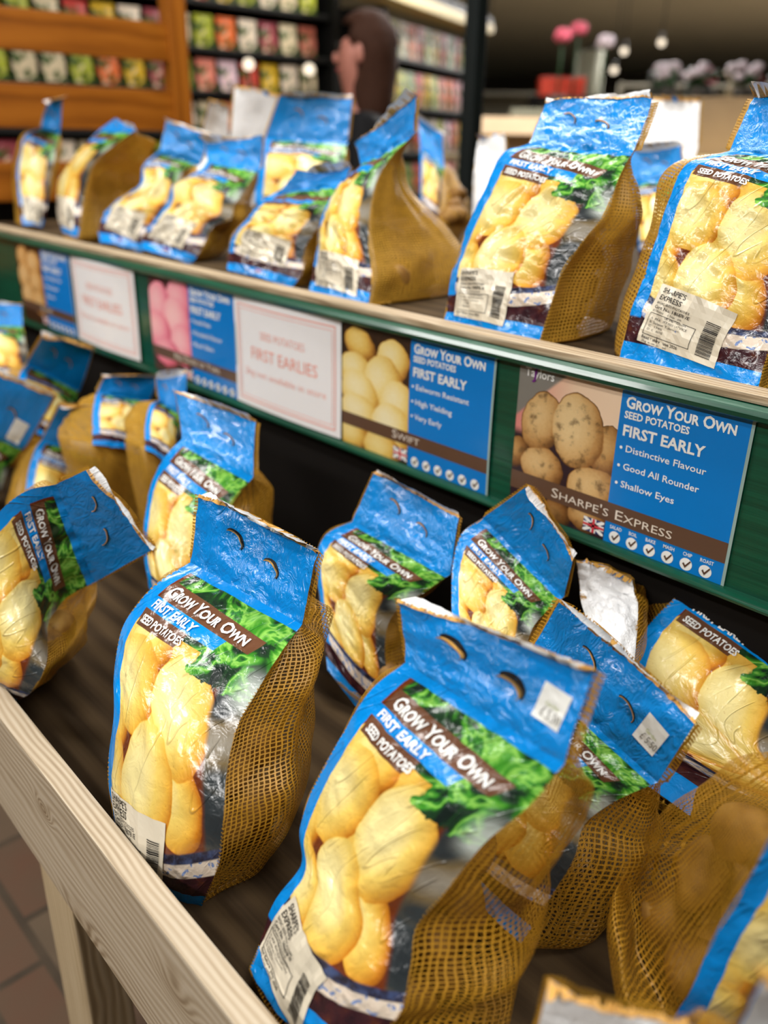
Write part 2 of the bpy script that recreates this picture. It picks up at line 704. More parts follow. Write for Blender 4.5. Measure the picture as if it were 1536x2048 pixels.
class Bag:
    """surface of one bag.  rows of (left, right) points: handle top, weld, ... , foot of the printed film"""

    def __init__(self, key, floor, depth=.12, sh=.5, bulge=.016, wr=.0022, seed=0, drop=None, over=(.10, .10)):
        rows = [(Vector(r[:3]), Vector(r[3:])) for r in CTRL[key]]
        self.base = Vector(((rows[-1][0].x + rows[-1][1].x) / 2, (rows[-1][0].y + rows[-1][1].y) / 2, floor))
        self.rows = [(a - self.base, b - self.base) for a, b in rows]
        self.pan = self.rows[1:]
        mids = [(a + b) / 2 for a, b in self.pan]
        cum = [0]
        for i in range(len(mids) - 1):
            cum.append(cum[-1] + (mids[i + 1] - mids[i]).length)
        self.len = cum[-1]
        self.par = [c / cum[-1] for c in cum]
        self.hlen = ((self.rows[0][0] + self.rows[0][1]) / 2 - mids[0]).length
        self.sh = sh
        self.depth, self.bulge, self.wr, self.seed, self.over = depth, bulge, wr, seed * 13.7, over
        d = self.rows[-1][1] - self.rows[-1][0]
        d0 = self.rows[2][1] - self.rows[2][0]
        d = d + d0
        b = Vector((-d.y, d.x, 0)).normalized()
        if b.dot(Vector((self.base.x, self.base.y, 0)).normalized()) < -.2:
            b = -b
        self.back = b
        # the pouch goes on under the film when the film ends above the floor
        zb = min(self.rows[-1][0].z, self.rows[-1][1].z)
        self.ext = max(0.0, zb - .004) + .02

    def lr(self, t):
        if t < 0:
            h = min(1.0, -t)
            e = 1 + (-t - h)
            return tuple(self.pan[0][k].lerp(self.rows[0][k], -t) for k in (0, 1))
        if t > 1:
            # below the film: straight down, drawn in a little
            a, b = self.pan[-1]
            f = min(1, (t - 1) / .3)
            m = (a + b) / 2
            dz = Vector((0, 0, -1)) * (self.ext - .02) * f
            k = 1 - .25 * f * f
            zt = lambda v: Vector((v.x, v.y, v.z))
            pa, pb = m + (a - m) * k, m + (b - m) * k
            pa, pb = pa + dz, pb + dz
            lo = .006
            pa.z, pb.z = max(lo, pa.z), max(lo, pb.z)
            return pa, pb
        for i in range(len(self.par) - 1):
            if t <= self.par[i + 1] or i == len(self.par) - 2:
                break
        s = (t - self.par[i]) / max(1e-6, self.par[i + 1] - self.par[i])
        out = []
        for k in (0, 1):
            P = self.pan
            p1, p2 = P[i][k], P[i + 1][k]
            p0 = P[i - 1][k] if i > 0 else p1 + (p1 - p2)
            p3 = P[i + 2][k] if i + 2 < len(P) else p2 + (p2 - p1)
            out.append(catmull(p0, p1, p2, p3, s))
        return out

    def raw(self, u, t):
        a, b = self.lr(t)
        return a.lerp(b, u)

    def normal(self, u, t):
        e = .03
        du = self.raw(1, t) - self.raw(0, t)
        dt = self.raw(.5, min(1, t + e)) - self.raw(.5, max(-1, t - e))
        n = dt.cross(du)
        return n.normalized() if n.length > 1e-9 else -self.back

    def front(self, u, t, off=0.0, wr=True):
        p = self.raw(u, t)
        n = self.normal(u, t)
        s = 1 - (2 * u - 1) ** 2
        if t >= 0:
            k = self.bulge * (sstep(0, .3, t) * (1 - .55 * sstep(.75, 1.0, t))) * s
        else:
            k = self.bulge * .45 * math.sin(PI * u * 1.3 + self.seed) * sstep(0, 1, -t)
            k -= .004 * s * sstep(.1, .5, -t)
        if wr:
            q = Vector((u * 2.6 + t * 1.2, t * 3.0 - u * .8, self.seed))
            r1 = noise.noise(q * 1.2)
            r2 = noise.noise(Vector((q.x * 3.2 + .6 * r1, q.y * 1.6, self.seed + 3)))
            r3 = noise.noise(Vector((q.x * 1.8, q.y * 5.2, self.seed + 7)))
            k += self.wr * (1.9 * r1 + 1.2 * (abs(r2) * -2 + .45) + .7 * (abs(r3) * -2 + .4)) * (.45 + .55 * s) * (1 - .45 * sstep(0, .2, -t))
            if t < -.85:
                k += .003 * math.sin(u * 9 + self.seed) * sstep(.85, 1.0, -t)
        return p + n * (k + off)

    def art(self, x, y, off=.0005):
        """sheet coordinates in cm -> point on the film"""
        t = y / 30.0 if y >= 0 else y / 7.5
        return self.front(x / 17.5, max(-1.05, min(1.02, t)), off)

    def D(self, t):
        d = self.depth
        if t < 0:
            return .003
        v = .003 + d * (self.sh * sstep(-.03, .20, t) + (1 - self.sh) * sstep(.08, .75, t))
        if t > 1:
            v *= 1 - .25 * sstep(1.0, 1.3, t)
        return v

    def net(self, s, t):
        """s 0..1 goes from the right edge of the film round the back to the left edge"""
        if t < 0:
            c = math.cos(PI * s)
            u = .5 + .5 * math.copysign(abs(c) ** .8, c) * (1 + 1.2 * min(.16, self.over[1] if s < .5 else self.over[0]) * .5 * sstep(.0, .1, abs(c)))
            return self.front(u, t * .985, -.0035 - .006 * math.sin(PI * s))
        a, b = self.lr(t)
        m, h = (a + b) / 2, (b - a) / 2
        th = PI * s
        ov = (self.over[1] if s < .5 else self.over[0]) * (.12 + .88 * sstep(-.02, .34, t)) * (1 - .3 * sstep(.9, 1.3, t))
        w_ = math.sin(th)
        c = math.cos(th)
        ce = math.copysign(abs(c) ** .5, c)
        p = m + h * ce * (1 + ov * sstep(0, .16, min(s, 1 - s)) * (1 if t >= 0 else 1)) + self.back * self.D(t) * (w_ ** 1.15)
        edge = sstep(0, .07, min(s, 1 - s))
        o = (h * c + self.back * w_ * .08)
        o = o.normalized() if o.length > 1e-9 else self.back
        amp = (.011 * sstep(.0, .12, t) * (1 - .55 * sstep(.45, .8, t)) + .0015)
        f1 = noise.noise(Vector((s * 7.5 + .5 * noise.noise(Vector((t * 3, s * 2, self.seed))), t * 1.3, self.seed + 20)))
        f2 = noise.noise(Vector((s * 17, t * 2.4, self.seed + 30)))
        lump = noise.noise(Vector((s * 5.2, t * 5.5, self.seed + 50)))
        k = amp * (f1 * 1.3 + f2 * .5) + .011 * lump * sstep(.4, .7, t)
        p = p + o * k * edge
        if p.z < .003:
            p.z = .003
        return p


def grid(fn, us, ts, uvfn):
    vs_, uv, fs = [], [], []
    nu = len(us)
    for t in ts:
        for u in us:
            vs_.append(fn(u, t))
            uv.append(uvfn(u, t))
    for j in range(len(ts) - 1):
        for i in range(nu - 1):
            q = j * nu + i
            fs.append((q, q + nu, q + nu + 1, q + 1))
    return vs_, fs, uv


def lin(a, b, n):
    return [a + (b - a) * i / n for i in range(n + 1)]


def build_bag(key, label, floor, res=1.0, letters=True, sticker=None, barcode=None, holes=True, hole_open=.35, pots=8, backlabel=False,
              face='label', group=None, clear_label=None, far=False, pot_label=None, art_rows=None, logo=False, potato_rows=(.62, .8, .97), **kw):
    B = Bag(key, floor, **kw)
    root = tag(empty('potato_bag', B.base), label, 'potato bag', group or 'net bags of seed potatoes')
    nu, nt, nh = max(10, int(44 * res)), max(20, int(84 * res)), max(8, int(26 * res))
    # printed front film
    mfront = M['label'] if face == 'label' else M['white_film']
    vs_, fs, uv = grid(lambda u, t: B.front(u, t), lin(0, 1, nu), lin(0, 1, nt), lambda u, t: (u * 17.5, t * 30))
    film = put('printed_film', mesh('printed_film', vs_, fs, uv), mfront, root, smooth=True)
    # handle: film front, net strip, film back
    jag = lambda u: 1.0 + .03 * noise.noise(Vector((u * 4, B.seed, 2))) + .018 * noise.noise(Vector((u * 24, B.seed, 5)))
    hf = lambda u, t: B.front(u, -1e-4 + t * (jag(u) if t < -.5 else 1))
    vs_, fs, uv = grid(hf, lin(0, 1, nu), lin(-1, 0, nh), lambda u, t: (u * 17.5, t * 7.5))
    hand = put('handle', mesh('handle', vs_, fs, uv), M['blue_film'] if face == 'label' else M['white_film'], root, smooth=True)
    rise = .07 if face == 'label' else .02
    bf = lambda u, t: B.front(u, -1e-4 + t * (jag(u) + rise * sstep(-.8, -1.0, t)), -.0018)
    vs_, fs, uv = grid(bf, lin(.01, .99, nu), lin(-1, 0, nh), lambda u, t: (u * 17.5, t * 7.5))
    put('back_film', mesh('back_film', vs_, fs, uv), M['white_film'] if face == 'label' else M['blue_film'], root, smooth=True)
    # raw edge of the net along the handle's top
    vs_, fs, uv = [], [], []
    n_e = max(16, int(90 * res))
    for i in range(n_e + 1):
        u = i / n_e
        t = -1e-4 - jag(u)
        rg = random.Random(i * 7 + int(B.seed))
        for dt, off in ((.02, .0012), (-.012 - .03 * rg.random(), .0008 - .002 * rg.random()), (.0, -.003)):
            vs_.append(B.front(u, t + dt, off))
        if i:
            q = (i - 1) * 3
            fs += [(q, q + 3, q + 4, q + 1), (q + 1, q + 4, q + 5, q + 2)]
    put('net_fringe', mesh('net_fringe', vs_, fs), M['fringe'], hand)
    # heat-sealed fold between handle and pouch
    # net pouch
    ns, nr = max(26, int(72 * res)), max(26, int(76 * res))
    ss = lin(0, 1, ns)
    ts = lin(-1, 0, max(4, nr // 5)) + lin(0, 1.0, nr)[1:] + lin(1.0, 1.3, max(3, nr // 7))[1:]
    vs_, fs, uv = [], [], []
    nfr = max(8, int(16 * res))
    ring = ns + nfr
    wv = .40
    acc = 0
    prevm = None
    for t in ts:
        mm = B.raw(.5, t) + B.back * B.D(t) * .5
        acc += (mm - prevm).length if prevm is not None else 0
        prevm = mm
        for s in ss:
            vs_.append(B.net(s, t))
            uv.append((s * wv, acc))
        for i in range(1, nfr):     # behind the film
            u = i / nfr
            if t <= 1:
                p = B.front(u, t, -.0055 if t >= 0 else -.0095)
            else:
                a, b = B.lr(t)
                p = a.lerp(b, u) - B.back * B.bulge * .6 * (1 - (2 * u - 1) ** 2)
                p.z = max(.003, p.z)
            vs_.append(p)
            uv.append((wv + u * .17, acc))
    R = ring
    me_f = []
    loopuv = []
    for j in range(len(ts) - 1):
        for i in range(R):
            i2 = (i + 1) % R
            fs.append((j * R + i, (j + 1) * R + i, (j + 1) * R + i2, j * R + i2))
            ua = uv[j * R + i][0]
            ub = uv[j * R + i2][0] if i2 else wv + .17
            loopuv += [(ua, uv[j * R][1]), (ua, uv[(j + 1) * R][1]), (ub, uv[(j + 1) * R][1]), (ub, uv[j * R][1])]
    cb = len(vs_)
    L = len(ts) - 1
    cen = sum((vs_[L * R + i] for i in range(R)), Vector()) / R
    vs_.append(cen)
    for i in range(R):
        fs.append((L * R + i, cb, L * R + (i + 1) % R))
        loopuv += [(i * .005, 0), (i * .005, .05), (i * .005 + .005, 0)]
    me = bpy.data.meshes.new('net')
    me.from_pydata([tuple(v) for v in vs_], [], fs)
    ul = me.uv_layers.new(name='UVMap')
    ul.data.foreach_set('uv', [c for q in loopuv for c in q])
    me.update()
    put('net', me, M['net_far'] if far else M['net'], root, smooth=True)
    # hand holes: dark-painted half moons for the shade inside, their flaps bent inwards
    if holes:
        for (cx, cy, rot) in ((5.4, -4.5, 25), (11.2, -3.4, 18)):
            c, s_ = math.cos(math.radians(rot)), math.sin(math.radians(rot))
            arc = [(a * PI / 11 - PI * .08) for a in range(12)]
            op, lip = [], Ink()
            outer = [(1.45 * math.cos(a), (-.62 - .43 * hole_open) * math.sin(a)) for a in arc]
            inner = [(1.30 * math.cos(a), -.62 * math.sin(a)) for a in arc]
            tr = lambda q: (cx + q[0] * c - q[1] * s_, cy + q[0] * s_ + q[1] * c)
            hole = Ink()
            for i in range(11):
                hole.poly([tr(outer[i]), tr(outer[i + 1]), tr(inner[i + 1]), tr(inner[i])])
            hole.build('hand_hole', M['hole_shade'], hand, lambda a, b: B.art(a, b, .0006))
            lipv, lipf = [], []
            for i in range(12):
                for k, off in ((0, .0008), (1, .0014 + .003 * hole_open), (2, .0010 + .002 * hole_open)):
                    e = inner[i]
                    f = 1.0 - .0 * k
                    p = tr((e[0] * f, e[1] * (1.0 + (.12 if k == 1 else 0)) + (.12 * hole_open + .04 if k == 2 else 0)))
                    lipv.append(B.art(p[0], p[1], off))
                if i:
                    q = (i - 1) * 3
                    lipf += [(q, q + 3, q + 4, q + 1), (q + 1, q + 4, q + 5, q + 2)]
            put('hole_flap', mesh('hole_flap', lipv, lipf), M['fringe'], hand)
    if letters:
        k = Ink()
        sl = .075
        an = math.atan(sl)
        yq = lambda q, x: q + sl * x
        me_ = .3 if res > .7 else .7
        k.text('Grow Your Own', 2.7, yq(3.50, 2.7), 1.62, .028, True, fit=11.6, ang=an, maxe=me_)
        k.text('FIRST EARLY', 2.3, yq(4.93, 2.3), 1.12, .03, fit=6.8, ang=an, maxe=me_)
        k.text('SEED POTATOES', 2.4, yq(6.38, 2.4), 1.02, .03, fit=6.6, ang=an, maxe=me_)
        k.build('lettering', M['ink_white'], film, lambda a, b: B.art(a, b, .0013))
    if barcode:
        bx, by, bw, bh, ang = barcode
        st = Ink().rect(bx, by, bx + bw, by + bh, 14, 10, ang)
        sm = st.build('barcode_label', M['paper'], root, lambda a, b: B.art(a, b, .0012))
        c, sn = math.cos(ang), math.sin(ang)
        T = lambda a, b: (bx + a * c - b * sn, by + a * sn + b * c)
        k = Ink()
        def tx(s, a, b, size, fit=None, bold=.012):
            p = T(a * bw, b * bh)
            k.text(s, p[0], p[1], size, bold, fit=fit and fit * bw, ang=ang, maxe=.5)
        tx("SHARPE'S", .06, .13, .85, .34)
        tx('EXPRESS', .06, .25, .85, .33)
        tx('BASIC SEED POTATOES', .06, .325, .4, .48, .004)
        tx('Cert No. 186878 /E', .06, .405, .55, .50)
        tx('EU Rules and Standards', .06, .465, .36, .42, .0)
        k.build('lettering', M['ink_black'], sm, lambda a, b: B.art(a, b, .0019))
        k = Ink()
        for i, (s, f) in enumerate((('UK Plant Passport', .30), ('A  PFA  ENT/020 LATVICE', .5), ('B  Solanum Tuberosum', .42), ('C  17485', .2), ('D  GB/NL/IE', .22))):
            p = T(.09 * bw if i else .26 * bw, (.53 + i * .062) * bh)
            k.text(s, p[0], p[1], .38, .0, fit=f * bw, ang=ang, maxe=.6)
        p = T(.05 * bw, .93 * bh)
        k.text('Best Before: June 2026', p[0], p[1], .52, .012, fit=.5 * bw, ang=ang, maxe=.5)
        p = T(.06 * bw, .985 * bh)
        k.text('2kg when packed', p[0], p[1], .38, .0, fit=.34 * bw, ang=ang, maxe=.6)
        k.build('small_print', M['ink_black'], sm, lambda a, b: B.art(a, b, .0019))
        k = Ink()
        piv = (bx, by)
        k.frame(bx + .05 * bw, by + .49 * bh, bx + .68 * bw, by + .86 * bh, .07, ang, piv)
        rg = random.Random(5)
        yy = .30
        while yy < .90:
            tck = rg.choice((.008, .008, .014, .02))
            k.rect(bx + .76 * bw, by + yy * bh, bx + .92 * bw, by + (yy + tck) * bh, 3, 1, ang, piv)
            yy += tck + rg.choice((.007, .010, .014))
        k.build('barcode', M['ink_black'], sm, lambda a, b: B.art(a, b, .0019))
    if sticker:
        sx, sy, sw, sh, txt = sticker
        sm = Ink().rect(sx, sy, sx + sw, sy + sh, 6, 6, .1).build('price_sticker', M['sticker'], hand, lambda a, b: B.art(a, b, .0012))
        if txt:
            T = lambda a, b: (sx + a * sw, sy + b * sh)
            k = Ink()
            p = T(.12, .86)
            k.text('£ 5.50', p[0], p[1], 1.1, .0, fit=.74 * sw, ang=.1, maxe=.5)
            k.build('price', M['ink_grey'], hand, lambda a, b: B.art(a, b, .0021))
            k = Ink()
            p = T(.2, .56)
            k.text('Garden', p[0], p[1], .5, .0, fit=.5 * sw, ang=.1, maxe=.5)
            k.build('shop_line', M['ink_green'], hand, lambda a, b: B.art(a, b, .0021))
    if logo:
        k = Ink().text('Taylors', 5.4, 29.2, 1.7, .01, fit=5.5, maxe=.5)
        k.build('logo', M['ink_white'], film, lambda a, b: B.art(a, b, .0007))
        Ink().rect(8.0, 27.75, 9.6, 28.7, 3, 2).build('logo_mark', M['ink_purple'], film, lambda a, b: B.art(a, b, .0006))
    # potatoes lying in the pouch: things of their own
    if pots:
        rg = random.Random(int(B.seed * 10) + 3)
        spots = []
        for t in potato_rows:
            for sx in (-.42, 0.05, .5):
                for dep in (.36, .58):
                    spots.append((t, sx, dep))
        rg.shuffle(spots)
        spots.sort(key=lambda q: -(q[1] * .8 + q[2] * .3 + q[0] * .25))
        for (t, sx, dep) in spots[:pots]:
            a, b = B.lr(t)
            m, h = (a + b) / 2, (b - a) / 2
            p = B.base + m + h * sx * .9 + B.back * B.D(t) * dep
            p += Vector((rg.uniform(-.006, .006), rg.uniform(-.006, .006), rg.uniform(-.006, .006)))
            p.z = max(B.base.z + .031, p.z)
            o = bpy.data.objects.new('seed_potato', POT_MESHES[rg.randrange(5)])
            COL.objects.link(o)
            o.location = p
            o.rotation_euler = (rg.uniform(0, 6), rg.uniform(-.5, .5), rg.uniform(0, 6))
            s = rg.uniform(.84, 1.0) * min(1.0, B.depth / .13)
            o.scale = (s, s, s)
            tag(o, 'seed potato seen through the net of the ' + (pot_label or label), 'potato', 'seed potatoes in the ' + (pot_label or 'bags'))
    return B, root



# ------------------------------------------------------------------ the shop: floor, walls, ceiling
def make_floor():
    t = NT('paving')
    co = t.coord()
    br = t.n('ShaderNodeTexBrick')
    br.inputs['Scale'].default_value = 1
    br.inputs['Brick Width'].default_value = .215
    br.inputs['Row Height'].default_value = .105
    br.inputs['Mortar Size'].default_value = .008
    br.inputs['Color1'].default_value = srgb(110, 72, 54) + (1,)
    br.inputs['Color2'].default_value = srgb(116, 98, 78) + (1,)
    br.inputs['Mortar'].default_value = srgb(52, 44, 36) + (1,)
    t.link(co, br.inputs['Vector'])
    n = t.noise(co, 12, 4)
    c = t.mix(n, br.outputs[0], srgb(100, 84, 66))
    t.pbr(c, .7, .3)
    return t.m


M['floor'] = make_floor()
M['wall'] = plain('dark_wall', srgb(96, 92, 82), .8, .2, scale=3)
M['ceiling'] = plain('dark_ceiling', srgb(176, 182, 164), .8, .2, scale=2)
X0, X1, Y0, Y1, ZC = -20, 6, -4, 22, 3.0
struct(MB().box(X0, X1, Y0, Y1, -.05, 0).build('floor', M['floor']))
struct(MB().box(X0, X1, Y0, Y1, ZC, ZC + .1).build('ceiling', M['ceiling']))
struct(MB().box(X0 - .1, X0, Y0, Y1, 0, ZC).build('wall_left', M['wall']))
struct(MB().box(X1, X1 + .1, Y0, Y1, 0, ZC).build('wall_right', M['wall']))
struct(MB().box(X0, X1, Y1, Y1 + .1, 0, ZC).build('wall_back', M['wall']))
struct(MB().box(X0, X1, Y0 - .1, Y0, 0, ZC).build('wall_front', M['wall']))

# ------------------------------------------------------------------ the stepped display stand
M['pine'] = make_wood('weathered_pine', srgb(128, 108, 82), srgb(168, 151, 126), srgb(186, 172, 150), 0, ring=150,
                      knots=((.205, .0, .03, .035), (-.085, -.01, .03, .02), (.33, 0, -.06, .04), (-.02, 0, -.09, .05), (.10, 0, -.13, .05)))
M['pine_leg'] = make_wood('leg_pine', srgb(120, 98, 68), srgb(176, 154, 118), srgb(196, 178, 146), 2, ring=120)
M['pine_edge'] = make_wood('shelf_edge_pine', srgb(96, 78, 56), srgb(160, 138, 108), srgb(190, 172, 144), 0, ring=150, bumpd=.0015)
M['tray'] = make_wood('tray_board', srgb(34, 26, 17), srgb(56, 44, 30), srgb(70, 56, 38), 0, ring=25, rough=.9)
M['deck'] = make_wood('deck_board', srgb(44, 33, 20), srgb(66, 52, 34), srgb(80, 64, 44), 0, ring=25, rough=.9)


def make_green():
    t = NT('green_paint')
    co = t.coord()
    x, y, z = t.sep(co)
    g = t.noise(t.comb(x * 6, y * 30, z * 190), 1, 3)
    c = t.mix(t.step(g, .3, .75), srgb(8, 66, 47), srgb(13, 82, 58))
    t.pbr(c, .3, .5, t.bump(g, .5, .0012), 0, .15)
    return t.m


M['green'] = make_green()
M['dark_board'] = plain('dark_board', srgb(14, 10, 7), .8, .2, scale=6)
TRAY_Z, DECK_Z = .662, 1.112
st = tag(empty('display_stand', (-1.0, .55, 0)), 'stepped wooden display stand with pale front board and green upper fascia', 'display stand')
SL = Vector((-1.0, .55, 0))


def sbox(name, x0, x1, y0, y1, z0, z1, m, bev=.002, parent=st, rz=0):
    cx, cy, cz = (x0 + x1) / 2, (y0 + y1) / 2, (z0 + z1) / 2
    o = MB().box(x0 - cx, x1 - cx, y0 - cy, y1 - cy, z0 - cz, z1 - cz, bev).build(name, m, parent)
    o.location = Vector((cx, cy, cz)) - (SL if parent is st else Vector())
    o.rotation_euler = (0, 0, rz)
    return o


fb = sbox('front_board', -2.55, 1.15, .2335 - .0, .2605, .541, .7255, M['pine'], .003)
fb.location += Vector((0, .0009, 0))
fb.rotation_euler = (0, 0, math.radians(-1.23))
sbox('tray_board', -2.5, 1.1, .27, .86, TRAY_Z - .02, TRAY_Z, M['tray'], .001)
for xx in (-2.3, -.9, .7):
    sbox('leg', xx - .05, xx + .05, .268, .33, 0, TRAY_Z - .022, M['pine_leg'], .003)
sbox('back_panel', -2.5, 1.1, .86, .88, .03, DECK_Z - .05, M['dark_board'], 0)  # near black, the shade under the fascia put into its colour
sbox('under_tray_shade', -2.5, 1.1, .60, .62, .0, TRAY_Z - .022, M['dark_board'], 0)  # added dark sheet standing in for the shade under the tray
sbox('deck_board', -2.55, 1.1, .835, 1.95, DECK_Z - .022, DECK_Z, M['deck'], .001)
sbox('shelf_edge', -2.58, 1.12, .828, .862, 1.1145, 1.1245, M['pine_edge'], .003)
# green fascia: board with a rounded lip above and below
prof = [(.834, 1.1140), (.826, 1.1143), (.8195, 1.1115), (.8165, 1.1065), (.8185, 1.1015), (.8245, 1.0985), (.8335, 1.0975), (.8335, .9118), (.8265, .9116), (.8215, .9095), (.8200, .9060),
        (.8212, .9025), (.826, .9005), (.848, .9005), (.848, 1.1140)]
vs_, fs = [], []
xs = (-2.58, -1.4, -.3, 1.12)
for x in xs:
    vs_ += [(x - SL.x, p[0] - SL.y, p[1]) for p in prof]
n = len(prof)
for j in range(len(xs) - 1):
    for i in range(n):
        fs.append((j * n + i, j * n + (i + 1) % n, (j + 1) * n + (i + 1) % n, (j + 1) * n + i))
fs += [tuple(range(n))[::-1], tuple(range((len(xs) - 1) * n, len(xs) * n))]
me = mesh('fascia', vs_, fs)
bm = bmesh.new(); bm.from_mesh(me); bmesh.ops.recalc_face_normals(bm, faces=bm.faces[:]); bm.to_mesh(me); bm.free()
fo = put('fascia', me, M['green'], st)

# ------------------------------------------------------------------ signs on the fascia
FY = .8317
M['sign_blue'] = plain('sign_blue', srgb(0, 122, 204), .28, .5, var=.04, scale=20)
M['sign_brown'] = plain('sign_brown', srgb(96, 70, 54), .3, .5, var=.06, scale=20)
M['sleeve'] = plain('clear_sleeve_edge', srgb(150, 176, 170), .15, .6)
M['card'] = plain('white_card', srgb(238, 236, 236), .5, .4, var=.02)
P_TAN = [srgb(84, 52, 26), srgb(140, 94, 48), srgb(186, 140, 82), srgb(214, 176, 118), srgb(230, 200, 146)]
P_YEL = [srgb(110, 64, 20), srgb(190, 134, 52), srgb(228, 188, 92), srgb(240, 216, 140), srgb(246, 234, 190)]
P_PNK = [srgb(120, 40, 50), srgb(206, 84, 110), srgb(234, 128, 148), srgb(244, 160, 172), srgb(250, 196, 196)]
P_BRN = [srgb(100, 60, 30), srgb(170, 112, 52), srgb(206, 150, 84), srgb(226, 180, 116), srgb(236, 200, 146)]
PIC = {
    'tan': make_sign_picture('photo_tan_potatoes', [(13.5, 7.4, 2.6, 3.2, 0, .7), (.6, 10.8, 2.0, 2.2, 0, .6), (3.9, 6.2, 3.0, 4.1, 12, .88), (9.2, 6.0, 3.7, 4.7, -8, 1.02), (4.6, 11.8, 3.3, 2.6, 0, .86), (12.2, 12.6, 3.9, 2.9, -10, .86), (7.6, 17.4, 2.6, 2.2, 0, .5), (12, 16.2, 3, 2.0, 0, .7)], P_TAN, srgb(44, 30, 40), .8, True),
    'yellow': make_sign_picture('photo_yellow_potatoes', [(4, 2.6, 3.66, 2.44, 20, 0.7), (11, 3.6, 3.42, 3.17, 10, 0.9), (3, 6.5, 3.66, 2.93, 10, 0.9), (9, 7, 4.15, 3.9, -10, 0.92), (4, 9.8, 4.39, 3.42, 20, 0.95), (12, 10.2, 3.66, 4.15, 10, 0.95), (4, 13, 4.64, 3.17, 10, 0.95), (11, 13.6, 4.39, 3.9, 0, 1), (2.5, 16.6, 3.66, 2.44, 0, 0.8), (9, 17.2, 4.15, 2.68, 0, 0.8)], P_YEL, srgb(50, 34, 22), 0),
    'pink': make_sign_picture('photo_pink_potatoes', [(11, 3.5, 4.88, 4.15, 0, 0.9), (3.6, 5, 4.39, 4.39, 0, 0.95), (9.5, 7.8, 5.12, 5.12, 20, 1), (3, 10.2, 4.64, 3.9, 0, 0.92), (11.4, 11.6, 4.39, 4.15, 0, 0.95), (5.2, 14, 4.88, 2.93, 0, 0.85)], P_PNK, srgb(70, 44, 40), 0),
    'brown': make_sign_picture('photo_brown_potatoes', [(4, 3, 3.66, 2.93, 0, 0.8), (10, 4, 4.15, 3.17, 0, 0.9), (4, 7.5, 4.15, 3.42, 0, 0.9), (10.6, 8.6, 4.15, 3.42, 0, 0.85), (5, 12, 4.39, 3.42, 0, 0.9), (11, 13, 3.9, 3.17, 0, 0.85)], P_BRN, srgb(60, 36, 20), .4),
}


def bandpoly(k, x0, x1, y0, y1, nx=12):
    return k.rect(x0, y0, x1, y1, nx, 3)


